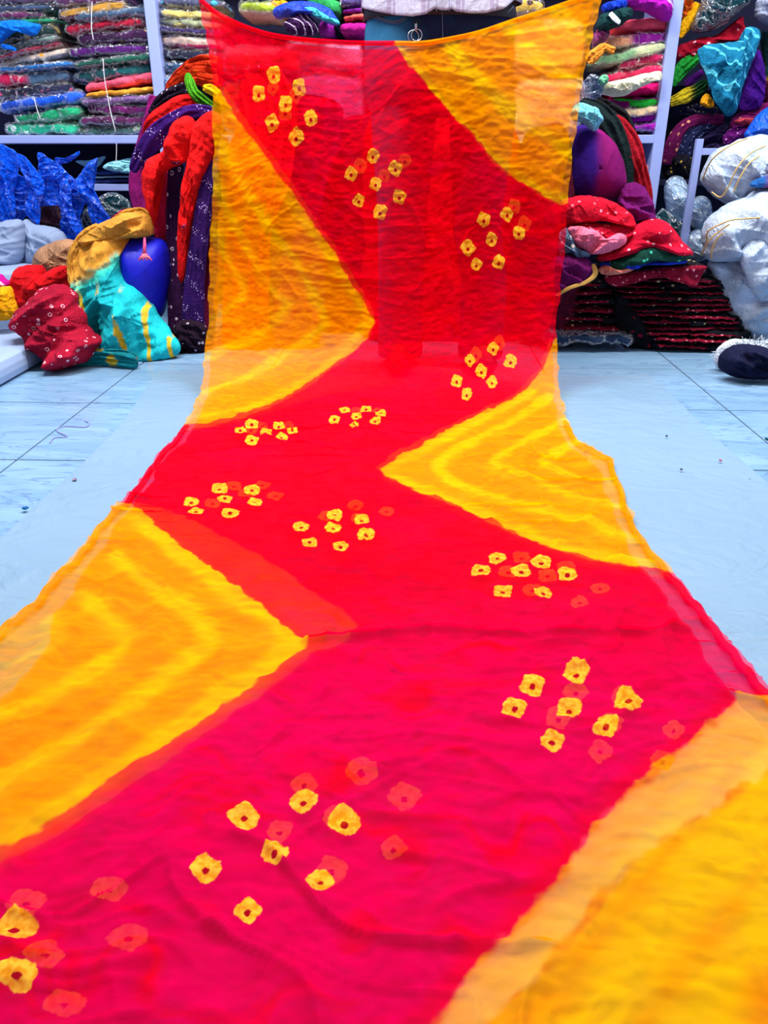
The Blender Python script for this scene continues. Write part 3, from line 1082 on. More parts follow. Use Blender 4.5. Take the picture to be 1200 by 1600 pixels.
def dye_material(name, opac=0.43):
    n = NT(name)
    uv = n.attr('suv', True)
    sdy, stk, dot, hole, pale = (n.attr(k) for k in ('sdy', 'streak', 'dot', 'hole', 'pale'))
    c = lambda x: n.math('SUBTRACT', x, 0.5)
    nA = n.attr('nzA')
    nB = n.attr('nzB')
    nC = n.noise(uv, 120.0, 1)
    stretched = n.attr('nzS')
    sy = n.math('ADD', sdy, n.math('MULTIPLY', c(nA), 0.022))
    fy = n.step(sy, -0.003, 0.003)
    sx = n.n('ShaderNodeSeparateXYZ')
    n.l(uv, sx.inputs[0])
    s = sx.outputs[1]
    # reds of the dye bath: crimson, with a magenta lighting cast painted in towards the near end
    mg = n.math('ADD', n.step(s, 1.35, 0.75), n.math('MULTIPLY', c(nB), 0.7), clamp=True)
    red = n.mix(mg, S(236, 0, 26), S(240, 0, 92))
    red = n.mix(n.step(stretched, 0.5, 0.78), red, S(248, 0, 18))
    red = n.mix(n.math('MULTIPLY', n.step(stretched, 0.46, 0.25), 0.5), red, S(190, 0, 48))
    # bright rim where the red meets the yellow
    rim = n.math('MULTIPLY', n.step(sy, -0.03, -0.004), 0.7)
    red = n.mix(rim, red, S(250, 0, 30))
    yl = n.mix(n.step(stretched, 0.35, 0.7), S(255, 150, 0), S(255, 168, 0))
    sk = n.math('ADD', stk, n.math('MULTIPLY', c(nB), 0.25), clamp=True)
    yl = n.mix(n.math('MULTIPLY', n.step(sk, 0.04, 0.85), 0.95), yl, S(255, 204, 0))
    col = n.mix(fy, red, yl)
    fp = n.step(n.math('ADD', pale, n.math('MULTIPLY', c(nA), 0.03)), -0.004, 0.006)
    col = n.mix(fp, col, S(252, 236, 246))
    dn = n.math('ADD', dot, n.math('MULTIPLY', c(nC), 0.005))
    fd = n.step(dn, -0.0008, 0.0012)
    dc = n.mix(n.step(nC, 0.35, 0.65), S(245, 165, 20), S(255, 208, 60))
    col = n.mix(fd, col, dc)
    hn = n.math('ADD', hole, n.math('MULTIPLY', c(nC), 0.005))
    fh = n.step(hn, -0.0008, 0.001)
    col = n.mix(fh, col, S(160, 8, 18))
    # light that passes through the thin weave takes the dye's tint
    isy = n.math('MAXIMUM', fy, n.math('MAXIMUM', n.math('SUBTRACT', fd, fh), fp))
    tint = n.mix(isy, (1.0, 0.44, 0.62, 1), (1.0, 0.84, 0.52, 1))
    df = n.n('ShaderNodeBsdfDiffuse')
    n.l(col, df.inputs[0])
    tl = n.n('ShaderNodeBsdfTranslucent')
    n.l(col, tl.inputs[0])
    m0 = n.n('ShaderNodeMixShader')
    m0.inputs[0].default_value = 0.16
    n.l(df.outputs[0], m0.inputs[1]); n.l(tl.outputs[0], m0.inputs[2])
    tr = n.n('ShaderNodeBsdfTransparent')
    n.l(tint, tr.inputs[0])
    m1 = n.n('ShaderNodeMixShader')
    op = n.math('ADD', opac, n.math('MULTIPLY', c(nA), 0.10))
    stn = n.attr('nzO')
    op = n.math('ADD', op, n.math('MULTIPLY', c(stn), 0.32))
    op = n.math('ADD', op, n.math('MULTIPLY', n.math('SUBTRACT', fd, 0.0), 0.22), clamp=True)
    n.l(op, m1.inputs[0])
    n.l(tr.outputs[0], m1.inputs[1]); n.l(m0.outputs[0], m1.inputs[2])
    return n.done(m1.outputs[0])


dyed = empty('dyed_cloth', (0.05, 1.2, 0.0))
tag(dyed, 'long sheer tie-dyed cloth in crimson and orange, hanging and spread over the floor', 'cloth')
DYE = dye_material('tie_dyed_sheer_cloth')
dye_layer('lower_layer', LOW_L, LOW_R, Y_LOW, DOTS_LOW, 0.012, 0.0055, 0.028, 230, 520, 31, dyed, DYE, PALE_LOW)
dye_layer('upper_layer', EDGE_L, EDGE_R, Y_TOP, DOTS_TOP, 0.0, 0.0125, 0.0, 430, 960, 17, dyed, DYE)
# rolled hem along the held edge, and the turned-back strip along the near left edge
te3 = []
for (a, b) in crs(TOP_E, 60):
    x, s = on_cloth(a, b)
    te3.append((x, np.interp(s, PS, PROF[:, 0]) - 0.013, np.interp(s, PS, PROF[:, 1]) + 0.002))


def hem(name, pts3, px, rad):
    V, q, t = tube_arrays(pts3, rad, 8)
    o = obj(name, V, q, t, DYE, dyed)
    me = o.data
    n = len(V)
    ring = np.minimum(np.arange(n) // 8, len(pts3) - 1)
    P = np.array([on_cloth(*px[r]) for r in range(len(pts3))])[ring]
    sdy = np.full(n, -0.3)
    for poly in Y_TOP:
        sdy = np.maximum(sdy, sd_poly(P, oc(poly)))
    add_attr(me, 'sdy', sdy)
    bake_noise(me, P, 5)
    add_attr(me, 'streak', np.full(n, 0.1)); add_attr(me, 'dot', np.full(n, -.05)); add_attr(me, 'hole', np.full(n, -.05)); add_attr(me, 'pale', np.full(n, -1.0))
    a = me.attributes.new('suv', 'FLOAT_VECTOR', 'POINT')
    a.data.foreach_set('vector', np.stack([P[:, 0], P[:, 1], np.full(n, 3.0)], -1).astype(np.float32).ravel())


hem('hem', te3, crs(TOP_E, 60), 0.006)
EDL = crs([e for e in EDGE_L if 655 < e[1] < 1100], 90)
e3 = []
for i, (a, b) in enumerate(EDL):
    p = flr(a, b, 0.012)
    e3.append((p[0] + 0.006, p[1], 0.0125 + 0.003 * math.sin(i * 0.9)))
hem('rolled_edge', e3, EDL + np.array([3.0, 0]), 0.007)
EDR = crs([e for e in EDGE_R if 655 < e[1] < 1230], 90)
e3 = []
for i, (a, b) in enumerate(EDR):
    p = flr(a, b, 0.012)
    e3.append((p[0] - 0.005, p[1], 0.0125 + 0.003 * math.sin(i * 1.1)))
hem('rolled_edge', e3, EDR - np.array([3.0, 0]), 0.007)

# ------------------------------------------------------------------ white sheet under the cloth
SHEETM = None


def sheet_material():
    n = NT('thin_white_sheet')
    co = n.objco()
    col = n.mix(n.noise(co, 3.0, 3), S(112, 142, 170), S(122, 153, 180))
    h = n.math('ADD', n.noise(n.mapping(co, (1, 1.6, 1), (0, 0, .5)), 7.0, 4, 0.5, 1.6), n.math('MULTIPLY', n.noise(co, 40.0, 2), 0.1))
    return n.done(n.principled(col, 0.5, n.bump(h, 0.6, 0.02), 0.3))


shL = np.array([flr(*p)[:2] for p in ((245, 583), (235, 600), (190, 665), (165, 692), (110, 745), (50, 800), (-10, 855), (-90, 930), (-250, 1080))])
shR = np.array([flr(*p)[:2] for p in ((1006, 583), (1030, 600), (1060, 630), (1110, 680), (1180, 740), (1260, 812), (1400, 940), (1560, 1090))])
yy = np.linspace(-0.1, flr(600, 583)[1], 150)
o_ = lambda E, y: np.interp(y, E[np.argsort(E[:, 1]), 1], E[np.argsort(E[:, 1]), 0])
Vs = []
us = np.linspace(0, 1, 150)
xl, xr = o_(shL, yy), o_(shR, yy)
xx = xl[None] * (1 - us[:, None]) + xr[None] * us[:, None]
yyy = np.broadcast_to(yy[None], xx.shape)
yyy = yyy + np.linspace(0, 1, 150)[None] ** 8 * 0.02 * vn(np.stack([xx * 6, xx * 0], -1), 3)
pz = np.stack([xx, yyy], -1)
wr = 1 - np.abs(vn(pz * np.array([2.6, 4.2]) + 0.5 * np.stack([vn(pz * 2, 5), vn(pz * 2, 6)], -1), 4))
edge = np.minimum(us, 1 - us)[:, None]
zz = 0.0018 + 0.0055 * wr ** 9 + 0.0012 * (vn(pz * 5, 8) + 1) * 0.5
zz = np.where(np.abs(xx) < 0.60, np.minimum(zz, 0.0035), zz)
zz = zz + 0.002 * np.exp(-(edge / 0.02) ** 2)
V = np.stack([xx, yyy, zz], -1).reshape(-1, 3)
sh = obj('floor_sheet', V, grid_quads(150, 150), None, sheet_material())
tag(sh, 'thin white sheet laid on the tiles under the dyed cloth', 'sheet')
# ------------------------------------------------------------------ the person holding the cloth
def skin_mesh(name, verts, edges, radii, root, sub, mat, parent, ry=None):
    me = bpy.data.meshes.new(name)
    org = root_loc(parent)
    me.from_pydata([tuple(np.array(v) - org) for v in verts], edges, [])
    o = bpy.data.objects.new(name, me)
    COL.objects.link(o)
    o.modifiers.new('skin', 'SKIN')
    sv = me.skin_vertices[0].data
    for i, r in enumerate(radii):
        sv[i].radius = r if isinstance(r, tuple) else (r, r)
        sv[i].use_root = (i == root)
    m = o.modifiers.new('sub', 'SUBSURF')
    m.levels = sub
    m.render_levels = sub
    dg = bpy.context.evaluated_depsgraph_get()
    me2 = bpy.data.meshes.new_from_object(o.evaluated_get(dg))
    o.modifiers.clear()
    o.data = me2
    me2.name = name
    for p in me2.polygons: p.use_smooth = True
    me2.materials.clear()
    me2.materials.append(mat)
    o.parent = parent
    return o


PY = 2.76
pc = at(690, 30, PY)[0]
person = empty('person', (pc, PY, 0))
tag(person, 'person in blue jeans and pale checked shirt holding up the dyed cloth', 'person')
SKIN = plain('skin', (150, 98, 70), 0.55, 0.3)
lx, rx = at(630, 220, PY)[0], at(752, 220, PY)[0]
fx1, fx2 = at(625, 560, PY)[0], at(750, 560, PY)[0]
HL = np.array([at(309, -22, 2.6)[0], 2.585, at(309, -22, 2.6)[2]])
HR = np.array([at(943, -30, 2.6)[0], 2.585, at(943, -30, 2.6)[2]])
sh_z = 1.45
vs = [(pc, PY, 0.98), (pc, PY + .01, 1.2), (pc, PY + .01, sh_z - .06), (pc, PY, sh_z + .06), (pc, PY - .02, sh_z + .17), (pc, PY - .01, sh_z + .28),
      (pc - .17, PY, sh_z), (pc - .33, PY - .04, sh_z - .17), tuple(HL + np.array([.06, .03, .05])),
      (pc + .17, PY, sh_z), (pc + .33, PY - .04, sh_z - .17), tuple(HR + np.array([-.06, .03, .05])),
      (lx, PY, 0.84), (lx, PY - .01, 0.48), (fx1, PY + .02, 0.09), (fx1 - .01, PY - .16, 0.03),
      (rx, PY, 0.84), (rx, PY - .01, 0.48), (fx2, PY + .02, 0.09), (fx2 + .01, PY - .16, 0.03)]
es = [(0, 1), (1, 2), (2, 3), (3, 4), (4, 5), (2, 6), (6, 7), (7, 8), (2, 9), (9, 10), (10, 11), (0, 12), (12, 13), (13, 14), (14, 15), (0, 16), (16, 17), (17, 18), (18, 19)]
rr_ = [.13, .12, .13, .05, .075, .08, .06, .042, .026, .06, .042, .026, .075, .055, .04, .028, .075, .055, .04, .028]
for H, sg in ((HL, 1), (HR, -1)):            # fingers closed on the corner of the cloth
    base = len(vs)
    wrist = 8 if sg == 1 else 11
    palm = H + np.array([.02 * sg, .02, .02])
    vs.append(tuple(palm)); rr_.append(.026)
    es.append((wrist, base))
    for k in range(4):
        f0 = palm + np.array([-.012 * sg, -.004 - .0 * k, .026 - .019 * k])
        f1 = f0 + np.array([-.034 * sg, -.016, -.006])
        f2 = f1 + np.array([-.004 * sg, -.026 + .003 * k, -.012])
        b2 = len(vs)
        vs += [tuple(f0), tuple(f1), tuple(f2)]
        rr_ += [.0095, .009, .008]
        es += [(base, b2), (b2, b2 + 1), (b2 + 1, b2 + 2)]
    t0 = palm + np.array([.004 * sg, -.022, .02])
    t1 = t0 + np.array([-.022 * sg, -.02, .006])
    t2 = t1 + np.array([-.022 * sg, -.008, -.006])
    b2 = len(vs)
    vs += [tuple(t0), tuple(t1), tuple(t2)]
    rr_ += [.0105, .0095, .0085]
    es += [(base, b2), (b2, b2 + 1), (b2 + 1, b2 + 2)]
skin_mesh('body', vs, es, rr_, 0, 2, SKIN, person)
# face and hair (above the frame)
hz = sh_z + .24
def ball(name, c, r, mat, n=24, cut=None):
    bm = bmesh.new()
    bmesh.ops.create_uvsphere(bm, u_segments=n, v_segments=n // 2, radius=1)
    for v in bm.verts:
        v.co = Vector((c[0] + v.co.x * r[0], c[1] + v.co.y * r[1], c[2] + v.co.z * r[2]))
    if cut:
        bmesh.ops.delete(bm, geom=[v for v in bm.verts if cut(v.co)], context='VERTS')
    return bmobj(name, bm, mat, person, True)
ball('head', (pc, PY - .02, hz), (.078, .098, .118), SKIN)
HAIR = cloth((22, 16, 14), rough=0.6)
ball('hair', (pc, PY - .008, hz + .018), (.086, .104, .116), HAIR, 28, lambda c: c.y < PY - .045 and c.z < hz + .055 or c.z < hz - .06)
for sx_ in (-1, 1):
    ball('ear', (pc + sx_ * .08, PY - .01, hz - .01), (.012, .02, .03), SKIN, 12)
    ball('eye', (pc + sx_ * .03, PY - .112, hz + .005), (.012, .008, .008), plain('eye', (235, 235, 235), .3), 12)
ball('nose', (pc, PY - .122, hz - .022), (.014, .02, .026), SKIN, 12)
ball('mouth', (pc, PY - .112, hz - .062), (.026, .009, .008), plain('lips', (140, 70, 62), .5), 12)


def denim():
    n = NT('denim')
    co = n.objco()
    tw = n.n('ShaderNodeTexWave', bands_direction='DIAGONAL')
    n.l(co, tw.inputs['Vector'])
    tw.inputs['Scale'].default_value = 180
    sep = n.n('ShaderNodeSeparateXYZ')
    n.l(co, sep.inputs[0])
    lit_side = n.math('ADD', n.step(sep.outputs[0], -0.02, -0.16), n.math('MULTIPLY', n.math('SUBTRACT', n.noise(co, 12, 4), .5), 0.7), clamp=True)  # lit left side and shaded middle painted into the denim, with random mottle
    col = n.mix(lit_side, S(24, 34, 72), S(44, 116, 160))
    col = n.mix(n.math('MULTIPLY', tw.outputs['Fac'], 0.25), col, S(20, 40, 80))
    h = n.math('ADD', n.noise(n.mapping(co, (1, 1, .5)), 16, 3, .5, .6), n.math('MULTIPLY', tw.outputs['Fac'], .03))
    return n.done(n.principled(col, 0.85, n.bump(h, .5, .02), .2))


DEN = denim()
NS = 48


def loft(name, rings, mat, parent, closed_ends=True):
    V = np.concatenate(rings)
    n = len(rings)
    k = len(rings[0])
    q = grid_quads(n, k, True)
    return obj(name, V, q, None, mat, parent)


def ell(cx, cy, z, a, b, ex=0.85, n=NS):
    ph = np.arange(n) * 2 * math.pi / n
    c, s = np.cos(ph), np.sin(ph)
    return np.stack([cx + a * np.sign(c) * np.abs(c) ** ex, cy + b * np.sign(s) * np.abs(s) ** ex, np.full(n, z)], -1)


hipw = (at(806, 30, PY)[0] - at(568, 30, PY)[0]) / 2
jx = (at(806, 30, PY)[0] + at(568, 30, PY)[0]) / 2
hips = [ell(jx, PY, z, hipw * f, .135 * g) for z, f, g in ((1.10, .93, .95), (1.075, .95, 1.0), (1.03, .985, 1.04), (.97, 1.0, 1.06), (.90, 1.0, 1.06), (.84, .98, 1.0), (.80, .90, .8))]
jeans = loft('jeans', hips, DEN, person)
tag(jeans, 'blue denim jeans')
for k, (hx, kx, fx) in enumerate(((lx, lx, fx1), (rx, rx, fx2))):
    sg = -1 if k == 0 else 1
    R_ = []
    for z, x, a, b in ((.92, jx + sg * hipw * .48, hipw * .50, .12), (.82, hx, .105, .115), (.70, hx, .098, .108), (.55, kx, .085, .092), (.46, kx, .082, .09), (.30, fx, .078, .085),
                       (.14, fx, .078, .082), (.06, fx, .08, .086), (.035, fx, .078, .085)):
        e = ell(x, PY + .005, z, a, b, 1.0, 32)
        e[:, 1] += .006 * np.sin(z * 60 + e[:, 0] * 20)
        R_.append(e)
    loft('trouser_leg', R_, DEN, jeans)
SHOE = plain('dark_shoe', (40, 30, 30), .6)
for fx in (fx1, fx2):
    bm = bmesh.new()
    bmesh.ops.create_uvsphere(bm, u_segments=20, v_segments=12, radius=1)
    for v in bm.verts:
        z = v.co.z * .045 + .04
        v.co = Vector((fx + v.co.x * (.048 + .006 * (v.co.y < 0)), PY - .06 + v.co.y * .14, max(.002, z * (1 - .25 * (v.co.y < -.2)))))
    bmobj('shoe', bm, SHOE, person, True)
# waistband, pocket seam, fly seam
STITCH = plain('denim_seam', (92, 104, 128), .8)
yf = lambda x: PY - .143 * (max(0.02, 1 - (abs(x - jx) / hipw) ** 2.3)) ** .5 - 0.004
def seam(pxs, r=.0022, dy=0.0, nm='seam'):
    pts = []
    for (a, b) in crs(pxs, 24):
        p = at(a, b, PY - .13)
        p = at(a, b, yf(p[0]) + dy)
        pts.append(p)
    return tube(nm, pts, r, STITCH, jeans, 6)
seam([(572, 17), (585, 24), (602, 31), (620, 33), (633, 27)])
seam([(573, 21), (586, 28), (603, 34.5), (622, 36), (636, 29)], .0012)
seam([(766, 16), (778, 22), (792, 20), (802, 10)])
seam([(691, 18), (691.5, 40), (692, 62)], .0014)
BELT = plain('dark_belt', (26, 22, 26), .5)
bl = [ell(jx, PY, z, hipw * f, .135 * g) for z, f, g in ((1.055, .99, 1.06), (1.06, 1.01, 1.09), (1.09, .985, 1.06), (1.095, .95, 1.03))]
loft('belt', bl, BELT, person)


def shirt_mat():
    n = NT('pale_checked_shirt')
    co = n.objco()
    sep = n.n('ShaderNodeSeparateXYZ')
    n.l(co, sep.inputs[0])
    def line(v, per, lo, hi):
        f = n.math('FRACT', n.math('DIVIDE', n.math('ADD', v, 10.0), per))
        return n.math('MULTIPLY', n.step(f, lo - .02, lo), n.step(f, hi + .02, hi))
    col = n.mix(n.noise(co, 30, 2), S(176, 176, 200), S(198, 196, 216))
    bx = n.math('MAXIMUM', line(sep.outputs[0], .098, .40, .52), line(sep.outputs[0], .098, .58, .64))
    col = n.mix(n.math('MULTIPLY', bx, .55), col, S(140, 110, 150))
    bz = line(sep.outputs[2], .098, .45, .6)
    col = n.mix(n.math('MULTIPLY', bz, .4), col, S(150, 125, 165))
    fx_ = n.math('MAXIMUM', line(sep.outputs[0], .0123, .4, .55), line(sep.outputs[2], .0123, .4, .55))
    col = n.mix(n.math('MULTIPLY', fx_, .25), col, S(160, 150, 185))
    return n.done(n.principled(col, .85, n.bump(n.noise(co, 18, 3, .5, .8), .5, .015), .2))


SHM = shirt_mat()
# hem height by pixel across the front
hem_px = [(560, 2), (570, 8), (590, 16), (615, 23), (645, 27), (664, 24), (676, 16), (680, 14), (684, 17), (700, 18), (704, 15), (712, 20), (735, 21.5), (760, 20), (785, 12), (800, 1), (812, -8)]
hx_ = np.array([at(a, b, PY - .15)[0] for a, b in hem_px])
hz_ = np.array([at(a, b, PY - .15)[2] for a, b in hem_px])
rings = []
base = ell(jx, PY, 0, hipw * 1.04, .168, .9, 128)
zbase = np.interp(base[:, 0], hx_, hz_)
zbase = np.where(base[:, 1] > PY, np.maximum(zbase, 1.06), zbase)
for k, (f, a, b) in enumerate(((0, 1.0, 1.0), (.004, 1.012, 1.012), (.02, 1.01, 1.01), (.12, .99, 1.0), (.35, .95, .98), (.6, .96, 1.0), (.85, 1.02, .95), (.95, .9, .8), (1.0, .45, .5))):
    r = base.copy()
    r[:, 2] = zbase * (1 - f) + (sh_z + .03) * f
    ph = np.arctan2(base[:, 1] - PY, base[:, 0] - jx)
    rip = 1 + .025 * np.sin(ph * 9 + 1) * (1 - f)
    xs = pc if k > 4 else jx
    r[:, 0] = xs + (base[:, 0] - jx) * a * rip
    r[:, 1] = PY + (base[:, 1] - PY) * b * rip
    rings.append(r)
shirt = loft('shirt', rings, SHM, person)
tag(shirt, 'pale lilac and white checked shirt')
for sg, H in ((-1, HL), (1, HR)):
    P_ = crs([(pc + sg * .13, PY, sh_z - .01), (pc + sg * .22, PY - .01, sh_z - .05), (pc + sg * .33, PY - .04, sh_z - .17), tuple(H + np.array([-sg * .12, .04, .07]))], 20)
    V_, q_, t_ = tube_arrays(P_, np.linspace(.085, .045, 20), 20, False)
    obj('sleeve', V_, q_, None, SHM, shirt)
# placket and hem seam
for dx in (682, 702):
    pts = [at(dx, y, PY - .176) for y in (17, 8, -4, -20)]
    tube('placket_seam', pts, .0016, plain('shirt_seam', (150, 145, 175), .8), shirt, 6)
# key ring on the belt loop
STEEL = plain('steel', (190, 190, 196), .25, .5, 1.0)
kr = empty('key_ring', tuple(at(650, 45, PY - .155)))
tag(kr, 'steel key ring with clip hanging from the jeans belt loop', 'key ring')


def ring_tube(nm, cpx, cpy, rpx, r, parent, tilt=0.0, Y=PY - .155, mat=STEEL):
    c = at(cpx, cpy, Y)
    R_ = rpx * ppm(c)
    a = np.linspace(0, 2 * math.pi, 33)[:-1]
    pts = np.stack([c[0] + R_ * np.cos(a), c[1] + R_ * np.cos(a) * math.sin(tilt), c[2] + R_ * np.sin(a)], -1)
    P_ = np.concatenate([pts, pts[:1], pts[1:2]])
    V_, q_, t_ = tube_arrays(P_, r, 8, False)
    return obj(nm, V_, q_, None, mat, parent)


ring_tube('ring', 651, 55, 8.2, .0017, kr)
ring_tube('ring', 646, 57, 8.4, .0015, kr, .5, PY - .158)
tube('clip', [at(651, 34, PY - .152), at(650, 40, PY - .156), at(650, 48, PY - .156)], [.005, .0045, .003], STEEL, kr, 8)
ring_tube('clip_loop', 651, 34, 4.5, .002, kr, .2, PY - .152, plain('dark_metal', (60, 58, 66), .35, .5, 1.0))
# ------------------------------------------------------------------ wrapped cloth on the shelves
SA = 'wrapped cloths in the far left shelf stack'
SB = 'wrapped cloths in the stack beside the left upright'
SCG = 'wrapped cloths right of the left upright'
SD = 'cloths on the shelf behind the person'
SE = 'cloths on the shelf beside the right upright'
A_ = [  # name, label, x0, x1, ybottom, ytop, right end up px, material, wrapped, lobes
    ('wrapped_cloth', 'sea green flowered cloth in crinkled plastic, lowest of the far left stack', 2, 122, 212, 190, 2, cloth((20, 190, 145), (200, 235, 225), 'flowers'), 1, 2),
    ('wrapped_cloth', 'plain emerald cloth in plastic just under the royal blue one', 18, 126, 191, 170, 12, cloth((10, 165, 110)), 1, 2),
    ('wrapped_cloth', 'royal blue cloth in plastic in the far left stack', -6, 127, 169, 148, 16, cloth((5, 85, 215)), 1, 1),
    ('wrapped_cloth', 'near-black navy cloth in shiny crinkled plastic in the far left stack', -14, 110, 152, 133, 8, cloth((25, 32, 62), (190, 60, 110), 'flowers', 1.6), 1, 2),
    ('wrapped_cloth', 'slate cloth with a crimson square in the far left stack', -14, 106, 134, 111, 6, cloth((70, 105, 135), (190, 10, 75), 'side', .4), 1, 1),
    ('wrapped_cloth', 'thin steel blue cloth above the crimson-square one', -14, 112, 111, 99, 9, cloth((20, 100, 170)), 1, 1),
    ('wrapped_cloth', 'cream and orange checked cloth in plastic in the far left stack', -14, 104, 99, 83, 22, cloth((205, 190, 175), (250, 165, 40), 'flowers', 1.2), 1, 2),
    ('wrapped_cloth', 'thin wine red cloth above the orange checked one', -14, 92, 84, 75, 22, cloth((150, 40, 65)), 1, 1),
    ('wrapped_cloth', 'grey-green folded cloth in the far left stack', -14, 88, 75, 63, 20, cloth((105, 130, 122)), 1, 1),
    ('wrapped_cloth', 'black-green cloth with yellow marks under the bright blue scarf', -14, 86, 65, 38, 10, cloth((16, 48, 48), (190, 170, 60), 'stripes', .6), 1, 2),
    ('wrapped_cloth', 'thin mint green cloth peeking above the bright blue scarf', -14, 80, 38, 28, 5, cloth((25, 165, 115)), 1, 1),
    ('wrapped_cloth', 'plum cloth in white-streaked plastic near the top of the far left stack', -14, 64, 29, 17, 3, cloth((110, 45, 95)), 1, 1),
    ('wrapped_cloth', 'blue-grey folded cloth second from the top far left', -14, 78, 17, 7, 2, cloth((60, 85, 120)), 1, 1),
    ('wrapped_cloth', 'dusky mauve cloth at the top edge of the far left stack', -14, 80, 7, -8, 1, cloth((85, 60, 95)), 1, 1),
]
for nm, lb, a, b, c, d, u, m, w, lo in A_:
    pack(nm, lb, a, b, c, d, m, RY + 0.03 + random.uniform(-.015, .015), bool(w), u, lo, 0.12, SA)
B_ = [
    ('wrapped_cloth', 'grey-green shimmering cloth in plastic, lowest beside the left upright', 122, 232, 212, 197, 2, cloth((75, 120, 105), (140, 150, 140), 'flowers'), 1, 1),
    ('wrapped_cloth', 'dark plum cloth in streaky plastic, second from the bottom beside the upright', 122, 240, 197, 180, 2, cloth((88, 20, 82)), 1, 2),
    ('wrapped_cloth', 'violet-maroon cloth in plastic under the lilac crinkled pack', 131, 243, 180, 161, 0, cloth((110, 10, 100)), 1, 2),
    ('wrapped_cloth', 'lilac cloth in heavily crinkled clear plastic below the orange cloth', 122, 246, 162, 148, 6, cloth((135, 95, 155)), 1, 1),
    ('folded_cloth', 'folded orange cloth lying under the pink one', 130, 240, 149, 138, 9, cloth((245, 165, 55)), 0, 2),
    ('folded_cloth', 'folded salmon pink cloth beside the left upright', 128, 239, 137, 119, 18, cloth((240, 95, 125)), 0, 1),
    ('wrapped_cloth', 'dark teal cloth in glossy crinkled plastic above the pink cloth', 108, 234, 124, 101, 14, cloth((10, 95, 100)), 1, 1),
    ('wrapped_cloth', 'bottle green cloth in plastic under the purple packs', 112, 238, 102, 88, 10, cloth((15, 85, 70)), 1, 1),
    ('wrapped_cloth', 'bright violet cloth in a loose plastic bag', 103, 230, 88, 68, 4, cloth((90, 15, 120)), 1, 2),
    ('wrapped_cloth', 'deep aubergine cloth with pale gold leaf print', 116, 234, 68, 45, 4, cloth((62, 18, 72), (225, 195, 130), 'flowers', .8), 1, 1),
    ('wrapped_cloth', 'crimson cloth with black specks in a rounded plastic fold', 98, 222, 47, 29, 10, cloth((205, 10, 60), (40, 20, 45), 'dotsfine', .6), 1, 3),
    ('wrapped_cloth', 'slate blue cloth in white-streaked plastic above the crimson one', 112, 231, 30, 13, 10, cloth((62, 90, 120)), 1, 1),
    ('wrapped_cloth', 'mustard edged maroon cloth slanting near the top of the stack', 88, 192, 24, 6, 14, cloth((190, 140, 50), (95, 25, 55), 'half', .7), 1, 2),
    ('wrapped_cloth', 'plum cloth in silvery crinkled plastic at the top beside the upright', 82, 190, 9, -8, 8, cloth((105, 55, 105)), 1, 1),
]
for nm, lb, a, b, c, d, u, m, w, lo in B_:
    pack(nm, lb, a, b, c, d, m, RY + 0.02 + random.uniform(-.015, .015), bool(w), u, lo, 0.12, SB)
C_ = [
    ('wrapped_cloth', 'pale silver-blue cloth in crumpled plastic, lowest right of the left upright', 252, 330, 140, 117, -3, cloth((120, 150, 190)), 1, 1),
    ('wrapped_cloth', 'petrol blue cloth in crumpled plastic behind the orange-red scarf', 252, 335, 117, 95, -4, cloth((45, 85, 125)), 1, 1),
    ('wrapped_cloth', 'midnight navy wrapped cloth above the petrol blue one', 250, 345, 94, 77, -6, cloth((28, 32, 62)), 1, 1),
    ('wrapped_cloth', 'cream and magenta banded cloth in clear plastic', 246, 345, 78, 53, -6, cloth((215, 185, 170), (170, 10, 85), 'half', 1.3), 1, 2),
    ('wrapped_cloth', 'thin indigo cloth between the cream and the yellow packs', 246, 345, 53, 42, -6, cloth((62, 45, 105)), 1, 1),
    ('wrapped_cloth', 'pale yellow and grey-green folded cloth, lower of the two yellow ones', 247, 345, 42, 29, -7, cloth((150, 160, 120), (225, 205, 110), 'half', .8), 1, 2),
    ('wrapped_cloth', 'butter yellow folded cloth, upper of the two yellow ones', 247, 345, 29, 14, -6, cloth((228, 208, 115), (190, 160, 110), 'half', .5), 1, 2),
    ('wrapped_cloth', 'dark slate wrapped cloth with a cyan glint at the top', 246, 345, 14, -6, -3, cloth((70, 75, 105), (70, 170, 205), 'flowers'), 1, 1),
]
for nm, lb, a, b, c, d, u, m, w, lo in C_:
    pack(nm, lb, a, b, c, d, m, RY + 0.02 + random.uniform(-.01, .01), bool(w), u, lo, 0.12, SCG)
